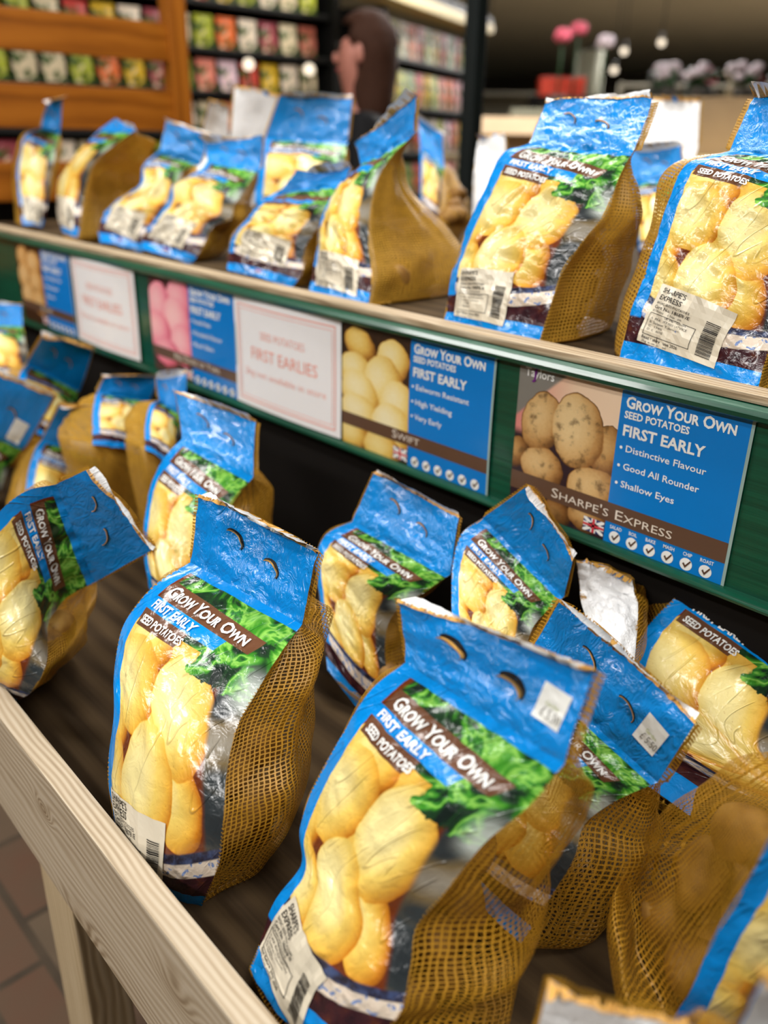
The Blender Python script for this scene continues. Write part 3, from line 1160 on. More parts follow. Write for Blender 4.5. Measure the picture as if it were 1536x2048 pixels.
def sign(x0, z0, label, pic, name, bullets, sharp=False, tl=None, flag=False):
    """x0,z0: upper left corner of the visible sheet.  sheet coordinates in cm"""
    root = tag(empty('sign', (x0 + .147, FY, z0 - .182)), label, 'sign', 'variety signs on the green fascia')
    bow = .0 if sharp else .0016
    base = Vector((x0 + .147, FY, z0 - .182))

    def P(off):
        return lambda a, b: Vector((x0 + a / 100, FY - off - bow * math.sin(PI * max(0, min(1, b / 18.2))) , z0 - b / 100)) - base
    pk = Ink().rect(0, -.4, 14.45, 18.2, 8, 14)
    pk.build('potato_photo', PIC[pic], root, P(.0008))
    bl = Ink().rect(14.45, -.4, 29.4, 18.2, 8, 14).build('blue_panel', M['sign_blue'], root, P(.0008))
    band = Ink()
    if sharp:
        y0a, y0b = 13.2, 15.6
    else:
        y0a, y0b = 13.2, 15.2
    bd = Ink().rect(0, y0a, 29.4, y0b, 10, 3).build('name_band', M['sign_brown'], root, P(.0012))
    k = Ink()
    k.text('Grow Your Own', 15.1, 1.55, 1.85, .03, True, fit=12.9)
    k.text('SEED POTATOES', 15.1, 2.75, 1.15, .03, fit=7.9)
    k.text('FIRST EARLY', 15.1, 4.78, 1.75, .03, fit=10.0)
    for i, (s, wd) in enumerate(bullets):
        yy = 6.62 + 2.14 * i
        k.text(s, 15.75, yy, 1.12, .008, fit=wd)
        k.disc(15.2, yy - .38, .19, 10)
    k.build('lettering', M['ink_white'], bl, P(.0012))
    if name:
        Ink().text(name[0], name[1], y0b - .55, 1.75, .0, True, fit=name[2]).build('lettering', M['ink_cream'], bd, P(.0016))
    for i in range(6):
        cx = 15.95 + 2.30 * i
        tm = Ink().disc(cx, 17.3, .74, 20)
        tm = tm.build('tick_mark', M['ink_white'], bl, P(.0012))
        tk = Ink()
        tk.poly([(cx - .42, 17.30), (cx - .26, 17.12), (cx - .06, 17.42), (cx + .45, 16.72), (cx + .56, 16.86), (cx - .05, 17.76)])
        tk.build('tick', M['ink_brown'], tm, P(.0016))
        if sharp:
            wds = ('SALAD', 'BOIL', 'BAKE', 'MASH', 'CHIP', 'ROAST')
            Ink().text(wds[i], cx, 16.33, .62, .01, fit=(1.6, 1.1, 1.3, 1.4, 1.1, 1.6)[i], align='C').build('tick_word', M['ink_white'], bl, P(.0012))
    if tl:
        Ink().text(tl, .9, .75, 1.5, .01, fit=4.3).build('maker_name', M['ink_white'], root, P(.0013))
        if sharp:
            Ink().poly([(2.3, -.25), (2.7, -.25), (2.55, 1.2), (2.2, 1.45), (1.9, 1.3), (2.25, 1.1)]).build('maker_mark', M['ink_purple'], root, P(.0015))
    # little union flag at the foot of the photo
    fg = Ink().rect(11.5, 15.95, 14.4, 17.75, 2, 2).build('flag', plain_cache('flag_blue', srgb(54, 60, 110)), root, P(.0014))
    a = Ink()
    a.poly([(11.5, 15.95), (11.9, 15.95), (14.4, 17.5), (14.4, 17.75), (14.0, 17.75), (11.5, 16.2)])
    a.poly([(14.4, 15.95), (14.4, 16.2), (11.9, 17.75), (11.5, 17.75), (11.5, 17.5), (14.0, 15.95)])
    a.rect(12.6, 15.95, 13.3, 17.75).rect(11.5, 16.55, 14.4, 17.15)
    a.build('flag_white', M['ink_white'], fg, P(.0017))
    Ink().rect(12.78, 15.95, 13.12, 17.75).rect(11.5, 16.7, 14.4, 17.0).build('flag_red', plain_cache('flag_red', srgb(204, 60, 70)), fg, P(.0020))
    Ink().rect(29.4, -.4, 29.75, 18.2, 1, 8).build('sleeve_edge', M['sleeve'], root, P(.0010))
    return root


PC = {}


def plain_cache(n_, c):
    if n_ not in PC:
        PC[n_] = plain(n_, c)
    return PC[n_]


sign(-.641, 1.094, 'sharp potato sign with tan potatoes photo at the right of the green fascia', 'tan', ("Sharpe's Express", 6.4, 16.6),
     (('Distinctive Flavour', 9.85), ('Good All Rounder', 9.4), ('Shallow Eyes', 6.8)), True, 'Taylors')
sign(-.9755, 1.094, 'potato sign with yellow potatoes photo, between a white card and the tan potatoes sign', 'yellow', ('Swift', 11.2, 5.6),
     (('Eelworm Resistant', 9.9), ('High Yielding', 7.0), ('Very Early', 5.2)), False, None)
sign(-1.556, 1.095, 'blurred potato sign with pink potatoes photo between two white cards', 'pink', ('Red Duke of York', 8.0, 16.0),
     (('Versatile Potato', 6.0), ('Wonderful Flavour', 9.5), ('Red Skin', 6.5)), False, None)
sign(-2.205, 1.096, 'blurred potato sign with brown potatoes photo at the far left end of the fascia', 'brown', ('Rocket', 11.5, 6.0),
     (('Very High Yield', 8.5), ('Waxy Flesh', 6.5), ('Round', 4.0)), False, None)


def white_card(x0, z0, label, bow):
    root = tag(empty('price_card', (x0 + .147, FY, z0 - .184)), label, 'card', 'white price cards on the green fascia')
    base = Vector((x0 + .147, FY, z0 - .184))

    def P(off):
        return lambda a, b: Vector((x0 + a / 100, FY - .002 - off - bow * math.sin(PI * (a / 28.4)) * (1 - .4 * b / 21) - .003 * max(0, b / 18.4 - .55), z0 - b / 100)) - base
    cardm = Ink().rect(0, 0, 28.4, 18.4, 16, 12).build('card', M['card'], root, P(.0))
    k = Ink()
    k.frame(1.2, 1.0, 27.2, 17.4, .22, n=10)
    k.frame(1.9, 1.7, 26.5, 16.7, .10, n=10)
    k.text('SEED POTATOES', 14, 6.2, 1.9, -.01, fit=12, align='C', maxe=3)
    k.text('FIRST EARLIES', 14, 9.8, 2.9, .0, fit=18, align='C', maxe=3)
    k.text('2kg net available in store', 14, 12.8, 1.7, -.01, fit=22, align='C', maxe=3)
    k.build('lettering', M['ink_coral'], cardm, P(.0005))
    return root


white_card(-1.262, 1.098, 'white price card with pale coral lettering beside the yellow potatoes sign', .006)
white_card(-1.897, 1.100, 'white price card with pale lettering between the brown and the pink potato signs', .010)

# ------------------------------------------------------------------ potato bags
CTRL = {
    'A': [(-0.446, 0.450, 0.993, -0.268, 0.450, 1.012), (-0.425, 0.430, 0.950, -0.264, 0.430, 0.945), (-0.447, 0.412, 0.919, -0.276, 0.412, 0.911), (-0.461, 0.390, 0.874, -0.298, 0.390, 0.872), (-0.474, 0.365, 0.818, -0.314, 0.365, 0.825), (-0.470, 0.350, 0.785, -0.325, 0.350, 0.794), (-0.452, 0.337, 0.769, -0.317, 0.337, 0.773), (-0.469, 0.320, 0.726, -0.308, 0.320, 0.748), (-0.471, 0.307, 0.694, -0.312, 0.307, 0.723), (-0.463, 0.285, 0.676, -0.302, 0.285, 0.672)],
    'B': [(-0.752, 0.445, 0.993, -0.598, 0.475, 0.972), (-0.749, 0.420, 0.922, -0.591, 0.450, 0.903), (-0.772, 0.386, 0.896, -0.581, 0.416, 0.889), (-0.782, 0.351, 0.855, -0.573, 0.381, 0.866), (-0.756, 0.323, 0.821, -0.568, 0.353, 0.840), (-0.713, 0.298, 0.798, -0.550, 0.328, 0.809), (-0.704, 0.280, 0.743, -0.531, 0.310, 0.779), (-0.678, 0.269, 0.703, -0.530, 0.299, 0.731), (-0.681, 0.265, 0.647, -0.567, 0.295, 0.645)],
    'K': [(-0.389, 0.590, 0.964, -0.252, 0.610, 0.899), (-0.406, 0.570, 0.899, -0.267, 0.590, 0.834), (-0.410, 0.542, 0.874, -0.289, 0.562, 0.815), (-0.436, 0.514, 0.858, -0.302, 0.538, 0.794), (-0.434, 0.491, 0.826, -0.295, 0.516, 0.775), (-0.434, 0.465, 0.803, -0.298, 0.493, 0.746), (-0.434, 0.440, 0.772, -0.309, 0.470, 0.695)],
    'L': [(-0.399, 0.920, 0.940, -0.220, 0.943, 0.899), (-0.395, 0.900, 0.896, -0.217, 0.923, 0.849), (-0.409, 0.862, 0.861, -0.232, 0.886, 0.814), (-0.421, 0.829, 0.828, -0.243, 0.853, 0.781), (-0.418, 0.798, 0.798, -0.244, 0.824, 0.740), (-0.409, 0.772, 0.766, -0.195, 0.808, 0.708), (-0.510, 0.727, 0.764, -0.291, 0.768, 0.713), (-0.526, 0.692, 0.755, -0.293, 0.740, 0.684)],
    'M': [(-0.137, 0.500, 0.985, -0.032, 0.620, 0.965), (-0.138, 0.500, 0.949, -0.033, 0.620, 0.929), (-0.141, 0.495, 0.921, -0.036, 0.615, 0.901), (-0.147, 0.490, 0.882, -0.042, 0.610, 0.862), (-0.155, 0.484, 0.840, -0.050, 0.604, 0.820), (-0.159, 0.480, 0.807, -0.054, 0.600, 0.787), (-0.162, 0.476, 0.773, -0.057, 0.596, 0.753), (-0.171, 0.471, 0.728, -0.066, 0.591, 0.708), (-0.158, 0.422, 0.754, -0.053, 0.542, 0.734), (-0.157, 0.420, 0.732, -0.052, 0.540, 0.712)],
    'C': [(-0.908, 0.390, 0.993, -0.856, 0.430, 0.892), (-0.938, 0.360, 0.971, -0.964, 0.400, 0.816), (-0.954, 0.326, 0.964, -0.990, 0.366, 0.790), (-0.985, 0.294, 0.925, -0.963, 0.334, 0.771), (-1.021, 0.264, 0.859, -0.901, 0.304, 0.768), (-1.063, 0.243, 0.778, -0.903, 0.283, 0.736), (-1.130, 0.235, 0.680, -0.960, 0.275, 0.693)],
    'D': [(-1.113, 0.630, 0.994, -0.955, 0.650, 0.987), (-1.066, 0.600, 0.940, -0.916, 0.620, 0.921), (-1.077, 0.579, 0.917, -0.933, 0.599, 0.889), (-1.086, 0.556, 0.877, -0.929, 0.576, 0.863), (-1.063, 0.529, 0.838, -0.918, 0.549, 0.827), (-1.025, 0.503, 0.809, -0.904, 0.523, 0.797), (-0.967, 0.476, 0.787, -0.852, 0.501, 0.766), (-0.905, 0.450, 0.772, -0.798, 0.486, 0.732)],
    'I': [(-0.791, 0.730, 0.937, -0.655, 0.750, 0.913), (-0.803, 0.700, 0.871, -0.638, 0.720, 0.847), (-0.837, 0.682, 0.843, -0.667, 0.702, 0.815), (-0.836, 0.663, 0.811, -0.702, 0.683, 0.774), (-0.805, 0.643, 0.776, -0.694, 0.663, 0.736), (-0.767, 0.620, 0.740, -0.666, 0.645, 0.680), (-0.736, 0.600, 0.709, -0.661, 0.632, 0.621)],
    'J': [(-0.565, 0.760, 0.977, -0.499, 0.780, 0.904), (-0.625, 0.760, 0.918, -0.509, 0.780, 0.846), (-0.642, 0.741, 0.896, -0.519, 0.761, 0.829), (-0.635, 0.720, 0.865, -0.522, 0.740, 0.810), (-0.612, 0.695, 0.838, -0.511, 0.715, 0.778), (-0.582, 0.666, 0.811, -0.489, 0.690, 0.738), (-0.552, 0.640, 0.785, -0.469, 0.669, 0.702)],
    'E': [(-1.493, 0.600, 0.889, -1.466, 0.700, 0.876), (-1.548, 0.580, 0.819, -1.497, 0.680, 0.778), (-1.549, 0.564, 0.801, -1.513, 0.665, 0.746), (-1.526, 0.536, 0.765, -1.498, 0.636, 0.696), (-1.465, 0.500, 0.724, -1.458, 0.600, 0.647), (-1.366, 0.460, 0.694, -1.408, 0.560, 0.595)],
    'F': [(-1.590, 0.490, 0.970, -1.490, 0.590, 0.913), (-1.642, 0.460, 0.853, -1.580, 0.560, 0.800), (-1.650, 0.443, 0.830, -1.632, 0.543, 0.752), (-1.651, 0.416, 0.777, -1.636, 0.516, 0.695), (-1.599, 0.380, 0.714, -1.620, 0.480, 0.626), (-1.499, 0.340, 0.664, -1.564, 0.440, 0.564)],
    'U1': [(-0.485, 0.990, 1.401, -0.320, 0.990, 1.393), (-0.483, 0.960, 1.342, -0.318, 0.960, 1.329), (-0.522, 0.945, 1.328, -0.359, 0.945, 1.306), (-0.528, 0.928, 1.291, -0.365, 0.928, 1.263), (-0.529, 0.910, 1.243, -0.366, 0.910, 1.221), (-0.529, 0.894, 1.201, -0.365, 0.894, 1.183), (-0.532, 0.881, 1.162, -0.367, 0.881, 1.152), (-0.528, 0.865, 1.117, -0.363, 0.865, 1.117)],
    'U2': [(-0.790, 1.030, 1.395, -0.630, 1.030, 1.400), (-0.772, 0.980, 1.344, -0.613, 0.980, 1.339), (-0.804, 0.965, 1.331, -0.619, 0.965, 1.312), (-0.813, 0.944, 1.286, -0.619, 0.944, 1.270), (-0.823, 0.924, 1.238, -0.630, 0.924, 1.242), (-0.825, 0.903, 1.189, -0.643, 0.903, 1.204), (-0.816, 0.886, 1.152, -0.644, 0.886, 1.166), (-0.806, 0.865, 1.115, -0.643, 0.865, 1.113)],
    'U3': [(-1.156, 1.020, 1.336, -1.035, 1.020, 1.411), (-1.128, 1.000, 1.306, -1.008, 1.000, 1.354), (-1.138, 0.974, 1.283, -1.043, 0.974, 1.309), (-1.149, 0.952, 1.253, -1.046, 0.952, 1.266), (-1.146, 0.927, 1.215, -1.027, 0.927, 1.217), (-1.131, 0.906, 1.179, -0.995, 0.906, 1.178), (-1.118, 0.889, 1.147, -0.976, 0.889, 1.148), (-1.105, 0.870, 1.115, -0.965, 0.870, 1.115)],
    'U4': [(-1.264, 0.980, 1.290, -1.167, 1.010, 1.305), (-1.296, 0.960, 1.260, -1.157, 0.990, 1.275), (-1.323, 0.947, 1.243, -1.141, 0.977, 1.253), (-1.334, 0.932, 1.226, -1.163, 0.962, 1.228), (-1.344, 0.917, 1.209, -1.184, 0.947, 1.199), (-1.367, 0.901, 1.182, -1.191, 0.931, 1.172), (-1.355, 0.884, 1.150, -1.177, 0.914, 1.138), (-1.337, 0.870, 1.127, -1.188, 0.900, 1.111)],
    'U5': [(-1.638, 1.220, 1.426, -1.541, 1.340, 1.424), (-1.669, 1.200, 1.342, -1.534, 1.320, 1.336), (-1.662, 1.180, 1.317, -1.519, 1.300, 1.306), (-1.632, 1.151, 1.279, -1.485, 1.271, 1.263), (-1.595, 1.116, 1.231, -1.460, 1.236, 1.216), (-1.547, 1.080, 1.186, -1.450, 1.200, 1.168)],
    'U6': [(-1.665, 1.040, 1.336, -1.502, 1.080, 1.343), (-1.619, 1.020, 1.299, -1.495, 1.060, 1.285), (-1.623, 1.003, 1.280, -1.507, 1.043, 1.261), (-1.677, 0.969, 1.250, -1.512, 1.009, 1.220), (-1.660, 0.951, 1.222, -1.505, 0.991, 1.193), (-1.670, 0.929, 1.194, -1.535, 0.969, 1.178), (-1.687, 0.897, 1.150, -1.534, 0.937, 1.133), (-1.660, 0.880, 1.129, -1.547, 0.920, 1.109)],
    'U7': [(-1.810, 1.040, 1.373, -1.715, 1.090, 1.345), (-1.806, 1.020, 1.314, -1.729, 1.070, 1.286), (-1.845, 0.996, 1.282, -1.753, 1.046, 1.275), (-1.811, 0.968, 1.244, -1.753, 1.018, 1.225), (-1.861, 0.944, 1.216, -1.737, 0.994, 1.196), (-1.891, 0.923, 1.189, -1.747, 0.973, 1.171), (-1.881, 0.895, 1.149, -1.748, 0.945, 1.126), (-1.848, 0.880, 1.126, -1.767, 0.930, 1.110)],
    'U8': [(-1.959, 1.000, 1.372, -1.871, 1.000, 1.357), (-1.996, 0.980, 1.353, -1.839, 0.980, 1.350), (-2.045, 0.963, 1.319, -1.885, 0.963, 1.327), (-2.087, 0.941, 1.275, -1.957, 0.941, 1.284), (-2.123, 0.925, 1.240, -1.972, 0.925, 1.247), (-2.105, 0.908, 1.197, -1.972, 0.908, 1.200), (-2.071, 0.890, 1.156, -1.961, 0.890, 1.153), (-2.036, 0.880, 1.131, -1.959, 0.880, 1.127)],
    'U9': [(-2.320, 1.000, 1.411, -2.340, 1.060, 1.425), (-2.317, 0.980, 1.354, -2.344, 1.040, 1.343), (-2.386, 0.965, 1.336, -2.335, 1.025, 1.314), (-2.393, 0.945, 1.288, -2.328, 1.005, 1.266), (-2.380, 0.927, 1.241, -2.321, 0.987, 1.225), (-2.328, 0.903, 1.184, -2.299, 0.963, 1.172), (-2.268, 0.880, 1.130, -2.293, 0.940, 1.119)],
    'V1': [(-0.994, 1.570, 1.334, -0.886, 1.570, 1.347), (-0.968, 1.550, 1.274, -0.862, 1.550, 1.295), (-0.952, 1.534, 1.260, -0.856, 1.534, 1.278), (-0.914, 1.491, 1.224, -0.833, 1.491, 1.230), (-0.877, 1.449, 1.186, -0.813, 1.449, 1.191), (-0.834, 1.400, 1.141, -0.786, 1.400, 1.147)],
    'V2': [(-1.625, 1.620, 1.398, -1.532, 1.620, 1.355), (-1.591, 1.600, 1.332, -1.509, 1.600, 1.284), (-1.567, 1.577, 1.310, -1.490, 1.577, 1.263), (-1.502, 1.515, 1.248, -1.436, 1.515, 1.219), (-1.435, 1.450, 1.189, -1.380, 1.450, 1.172)],
    'N': [(-0.188, 0.320, 0.883, -0.108, 0.370, 0.886), (-0.192, 0.320, 0.837, -0.108, 0.370, 0.838), (-0.194, 0.315, 0.817, -0.106, 0.365, 0.823), (-0.184, 0.301, 0.784, -0.099, 0.351, 0.786), (-0.167, 0.286, 0.749, -0.089, 0.336, 0.744), (-0.151, 0.270, 0.714, -0.075, 0.320, 0.711)],
    'Q': [(-0.092, 0.360, 0.956, -0.066, 0.410, 0.912), (-0.093, 0.360, 0.907, -0.063, 0.410, 0.860), (-0.092, 0.354, 0.893, -0.058, 0.404, 0.849), (-0.088, 0.342, 0.869, -0.051, 0.392, 0.814), (-0.077, 0.326, 0.840, -0.043, 0.376, 0.777), (-0.064, 0.310, 0.813, -0.031, 0.360, 0.743)],
    'G': [(-1.737, 0.680, 0.971, -1.760, 0.800, 0.917), (-1.779, 0.660, 0.908, -1.816, 0.780, 0.820), (-1.773, 0.640, 0.891, -1.802, 0.760, 0.804), (-1.702, 0.598, 0.867, -1.746, 0.718, 0.769), (-1.591, 0.550, 0.842, -1.672, 0.670, 0.743)],
    'H': [(-1.521, 0.700, 0.925, -1.526, 0.820, 0.905), (-1.507, 0.680, 0.900, -1.535, 0.800, 0.857), (-1.496, 0.669, 0.895, -1.524, 0.789, 0.849), (-1.445, 0.638, 0.879, -1.482, 0.758, 0.832), (-1.329, 0.580, 0.866, -1.401, 0.700, 0.800)],
    'X': [(-1.351, 0.720, 0.957, -1.334, 0.770, 0.958), (-1.310, 0.700, 0.926, -1.317, 0.750, 0.888), (-1.310, 0.682, 0.920, -1.302, 0.732, 0.876), (-1.258, 0.643, 0.906, -1.256, 0.693, 0.851), (-1.183, 0.600, 0.892, -1.194, 0.650, 0.834)],
    'T': [(-2.003, 0.640, 1.006, -2.041, 0.760, 0.977), (-2.001, 0.620, 0.955, -1.990, 0.740, 0.942), (-1.991, 0.608, 0.936, -1.953, 0.728, 0.927), (-1.928, 0.582, 0.907, -1.889, 0.702, 0.886), (-1.835, 0.550, 0.878, -1.843, 0.670, 0.834)],
    'V3': [(-1.343, 1.520, 1.351, -1.260, 1.520, 1.357), (-1.324, 1.500, 1.297, -1.238, 1.500, 1.304), (-1.316, 1.489, 1.287, -1.230, 1.489, 1.290), (-1.285, 1.453, 1.249, -1.204, 1.453, 1.254), (-1.234, 1.400, 1.196, -1.161, 1.400, 1.201)],
    'V4': [(-1.834, 1.240, 1.448, -1.789, 1.340, 1.431), (-1.830, 1.220, 1.348, -1.807, 1.320, 1.326), (-1.829, 1.209, 1.330, -1.802, 1.309, 1.315), (-1.799, 1.172, 1.283, -1.775, 1.272, 1.261), (-1.726, 1.120, 1.213, -1.726, 1.220, 1.189)],
    'V5': [(-1.915, 1.220, 1.420, -1.944, 1.300, 1.410), (-1.920, 1.200, 1.347, -1.938, 1.280, 1.323), (-1.915, 1.189, 1.328, -1.933, 1.269, 1.312), (-1.874, 1.153, 1.280, -1.894, 1.233, 1.257), (-1.798, 1.100, 1.210, -1.832, 1.180, 1.183)],
    'V6': [(-1.115, 1.770, 1.435, -0.971, 1.770, 1.428), (-1.089, 1.750, 1.343, -0.949, 1.750, 1.336), (-1.079, 1.740, 1.323, -0.946, 1.740, 1.317), (-1.039, 1.701, 1.256, -0.923, 1.701, 1.244), (-0.993, 1.650, 1.163, -0.889, 1.650, 1.154)],
    'W': [(-0.507, 0.800, 0.894, -0.446, 0.820, 0.880), (-0.500, 0.800, 0.854, -0.439, 0.820, 0.865), (-0.491, 0.790, 0.847, -0.428, 0.810, 0.863), (-0.461, 0.762, 0.838, -0.409, 0.782, 0.847), (-0.423, 0.720, 0.821, -0.384, 0.740, 0.825)],
}

T, K = TRAY_Z, DECK_Z
g1, g2 = 'potato bags in the lower tray', 'potato bags on the upper shelf'
build_bag('A', 'big sharp potato bag in the foreground centre with price sticker and torn holes', T, 1.0, depth=.19, sh=.5, seed=1, hole_open=1.5, sticker=(14.0, -5.2, 2.6, 3.0, True),
          barcode=(2.4, 21.2, 9.0, 6.6, .32), pots=14, group=g1, pot_label='foreground centre bag', over=(.34, .68), bulge=.020)
build_bag('B', 'sharp potato bag standing alone behind the front board, left of the foreground centre bag', T, 1.0, depth=.165, sh=.72, seed=2, hole_open=.6,
          barcode=(1.7, 20.2, 10.0, 5.8, .06), pots=14, group=g1, pot_label='bag behind the front board', over=(.14, .34), bulge=.020)
build_bag('K', 'potato bag with price sticker and white torn rim, just behind the foreground centre bag', T, .9, depth=.17, sh=.5, seed=3, sticker=(13.4, -5.0, 2.7, 3.0, True),
          pots=14, group=g1, pot_label='bag with the white torn rim', over=(.14, .85))
build_bag('L', 'potato bag tucked half under the green fascia at the right', T, .8, depth=.15, seed=4, pots=8, group=g1, pot_label='bag half under the fascia', over=(.30, .1), holes=False)
build_bag('M', 'potato bag at the lower right edge showing its net side and blue border', T, .8, depth=.20, sh=.6, seed=5, pots=16, group=g1, pot_label='bag at the lower right edge', over=(.05, .1), letters=False, holes=False,
          potato_rows=(.35, .55, .8))
build_bag('C', 'potato bag leaning over at the left edge, its blue handle bent to the right', T, .85, depth=.16, sh=.6, seed=6, pots=10, group=g1, pot_label='leaning left edge bag', bulge=.012)
build_bag('D', 'softly blurred potato bag with upright handle behind the lone front bag', T, .6, depth=.18, sh=.6, seed=7, pots=8, group=g1, pot_label='bag with upright handle', over=(.14, .36))
build_bag('I', 'potato bag behind the foreground centre bag, left of the curled handle bag', T, .8, depth=.12, seed=8, pots=8, group=g1, pot_label='bag left of the curled handle', bulge=.010)
build_bag('J', "potato bag with curled torn handle in front of the tan potatoes sign", T, .8, depth=.15, sh=.6, seed=9, pots=6, group=g1, pot_label='curled handle bag', bulge=.012)
build_bag('E', 'blurred potato bag with square blue handle at the left, behind the leaning bag', T, .45, depth=.12, seed=10, pots=6, group=g1, pot_label='square handle bag', far=True)
build_bag('F', 'blurred potato bag with blank white sticker at the far left edge', T, .45, depth=.12, seed=11, pots=6, group=g1, pot_label='blank sticker bag', far=True, sticker=(12.5, -3.2, 3.4, 3.0, False))
build_bag('G', 'blurred potato bag with twisted blue handle below the far white card', T, .4, depth=.10, seed=12, pots=4, group=g1, pot_label='twisted handle bag', far=True, letters=False)
build_bag('H', 'blurred slumped potato bag behind the square handle bag', T, .4, depth=.10, seed=13, pots=4, group=g1, pot_label='slumped bag', far=True)
build_bag('X', 'blurred narrow potato bag below the pink potato sign', T, .35, depth=.08, seed=14, pots=0, group=g1, far=True, letters=False)
build_bag('T', 'blurred potato bag in shade at the far left end of the tray', T, .35, depth=.10, seed=15, pots=4, group=g1, pot_label='bag at the far tray end', far=True, letters=False)
build_bag('W', 'slumped potato bag with crumpled white back film beside the curled torn handle', T, .5, depth=.10, seed=18, pots=0, group=g1, face='back', letters=False, holes=False, wr=.004)
build_bag('N', 'potato bag turned round at the bottom edge, its white back film showing', T, .7, depth=.10, seed=16, pots=0, group=g1, face='back', letters=False, holes=False)
build_bag('Q', 'potato bag with curled white film corner at the bottom right', T, .6, depth=.08, seed=17, pots=0, group=g1, face='back', letters=False, holes=False)

build_bag('U1', 'sharp potato bag on the upper shelf at the right edge with barcode label', K, 1.0, depth=.17, seed=21, barcode=(3.0, 20.0, 10.2, 7.2, .12), pots=8, group=g2, pot_label='right edge shelf bag', far=True, over=(.65, .1), logo=False, wr=.0028)
build_bag('U2', "tall potato bag on the upper shelf above the tan potatoes sign", K, 1.0, depth=.20, sh=.3, seed=22, barcode=(2.4, 20.4, 9.4, 7.6, .05), pots=14, group=g2, pot_label='tall shelf bag', far=True, over=(.10, .30), wr=.003)
build_bag('U3', 'potato bag seen from its net side with pointed blue handle on upper shelf', K, .7, depth=.24, sh=.2, seed=23, barcode=(2.0, 21.5, 13, 6.5, .06), pots=14, group=g2, pot_label='pointed handle bag', far=True, letters=False, holes=False, wr=.004)
build_bag('U4', 'crumpled potato bag with blue foot band, left of the pointed handle bag', K, .6, depth=.12, seed=24, barcode=(4, 17, 11, 7.5, .1), pots=6, group=g2, pot_label='crumpled blue foot bag', letters=False, holes=False, wr=.005, logo=True)
build_bag('U5', 'blurred potato bag with broad blue upright handle in the second row of the shelf', K, .6, depth=.12, seed=25, pots=6, group=g2, pot_label='broad handle bag', far=True)
build_bag('U6', 'blurred slumped potato bag above the nearer white price card', K, .5, depth=.12, seed=26, barcode=(3, 19, 11, 7.0, .1), pots=6, group=g2, pot_label='slumped shelf bag', far=True, wr=.004, logo=True)
build_bag('U7', 'blurred slumped potato bag above the pink potato sign', K, .5, depth=.12, seed=27, barcode=(3, 19, 11, 7.0, .1), pots=6, group=g2, pot_label='bag above the pink sign', far=True, wr=.004, logo=True)
build_bag('U8', 'blurred potato bag seen edge on, second from the left end of the shelf', K, .5, depth=.22, seed=28, pots=8, group=g2, pot_label='edge on shelf bag', far=True, letters=False, barcode=(2, 21, 13, 7, .05))
build_bag('U9', 'blurred narrow potato bag at the left end of the upper shelf', K, .5, depth=.12, seed=29, pots=4, group=g2, pot_label='left end shelf bag', far=True, letters=False, barcode=(2, 22, 13, 7, .05))
build_bag('V1', 'blurred potato bag with small blue handle between the two sharp shelf bags', K, .4, depth=.12, seed=30, pots=4, group=g2, pot_label='bag between the sharp shelf bags', far=True)
build_bag('V2', 'blurred potato bag with blue handle behind the pointed handle bag', K, .4, depth=.12, seed=31, pots=4, group=g2, pot_label='bag behind the pointed handle', far=True)
build_bag('V3', 'blurred potato bag showing white film, left of the tall shelf bag', K, .35, depth=.12, seed=32, pots=0, group=g2, far=True, letters=False, face='back', holes=False)
build_bag('V4', 'blurred potato bag turned round, tall white back film beside the broad blue handle', K, .35, depth=.12, seed=33, pots=0, group=g2, far=True, letters=False, face='back', holes=False)
build_bag('V5', 'blurred potato bag turned round, small white back film at the rack post', K, .35, depth=.12, seed=34, pots=0, group=g2, far=True, letters=False, face='back', holes=False)
build_bag('V6', 'blurred potato bag turned round with printed white back, behind the tall shelf bag', K, .4, depth=.12, seed=35, pots=0, group=g2, far=True, letters=False, face='back', holes=False)


# ------------------------------------------------------------------ orange wooden rack at the end of the stand
M['oak'] = make_wood('orange_oak', srgb(96, 50, 6), srgb(140, 78, 12), srgb(160, 94, 22), 1, ring=40, rough=.4)
M['oak_post'] = make_wood('orange_oak_post', srgb(96, 50, 6), srgb(146, 82, 14), srgb(166, 98, 24), 2, ring=40, rough=.4)
rack = tag(empty('slatted_rack', (-2.62, 1.1, 0)), 'orange wooden rack with wide slats at the left end of the stand', 'rack')
for z0, z1 in ((1.545, 1.648), (1.352, 1.466), (1.16, 1.265), (.97, 1.07)):
    MB().box(-.012, .012, -.75, .43, -(z1 - z0) / 2, (z1 - z0) / 2, .004).build('slat', M['oak'], rack, (0, 0, (z0 + z1) / 2))
for y in (-.78, .458):
    MB().box(-.03, .03, -.03, .03, -1.15, 1.15, .004).build('post', M['oak_post'], rack, (0, y, 1.15))

# ------------------------------------------------------------------ seed packet shelving
M['shelf_black'] = plain('black_shelving', srgb(20, 20, 18), .6, .3)
PCOL = [srgb(214, 196, 160), srgb(196, 60, 50), srgb(226, 130, 110), srgb(212, 170, 30), srgb(170, 176, 50), srgb(232, 214, 190), srgb(150, 60, 70), srgb(120, 140, 50), srgb(230, 110, 50), srgb(224, 190, 200)]
ROW_A = [5, 0, 4, 8, 5, 6, 0, 2, 2, 3, 3, 5, 0, 1, 3, 4]


def packet_mat(i):
    c = PCOL[i]
    t = NT('seed_packet_print_%s' % 'abcdefghij'[i])
    co = t.coord()
    x, y, z = t.sep(co)
    v = t.noise(co, 26, 2)
    flower = t.mix(t.step(v, .56, .66), c, srgb(226, 206, 170))
    green = t.mix(t.step(v, .42, .52), srgb(60, 84, 30), flower)
    cc = t.mix(t.step(z, .035, .045), green, tuple(min(1, k * 1.1) for k in c))
    t.pbr(cc, .4, .4)
    return t.m


PM = [packet_mat(i) for i in range(len(PCOL))]
PMESH = {}


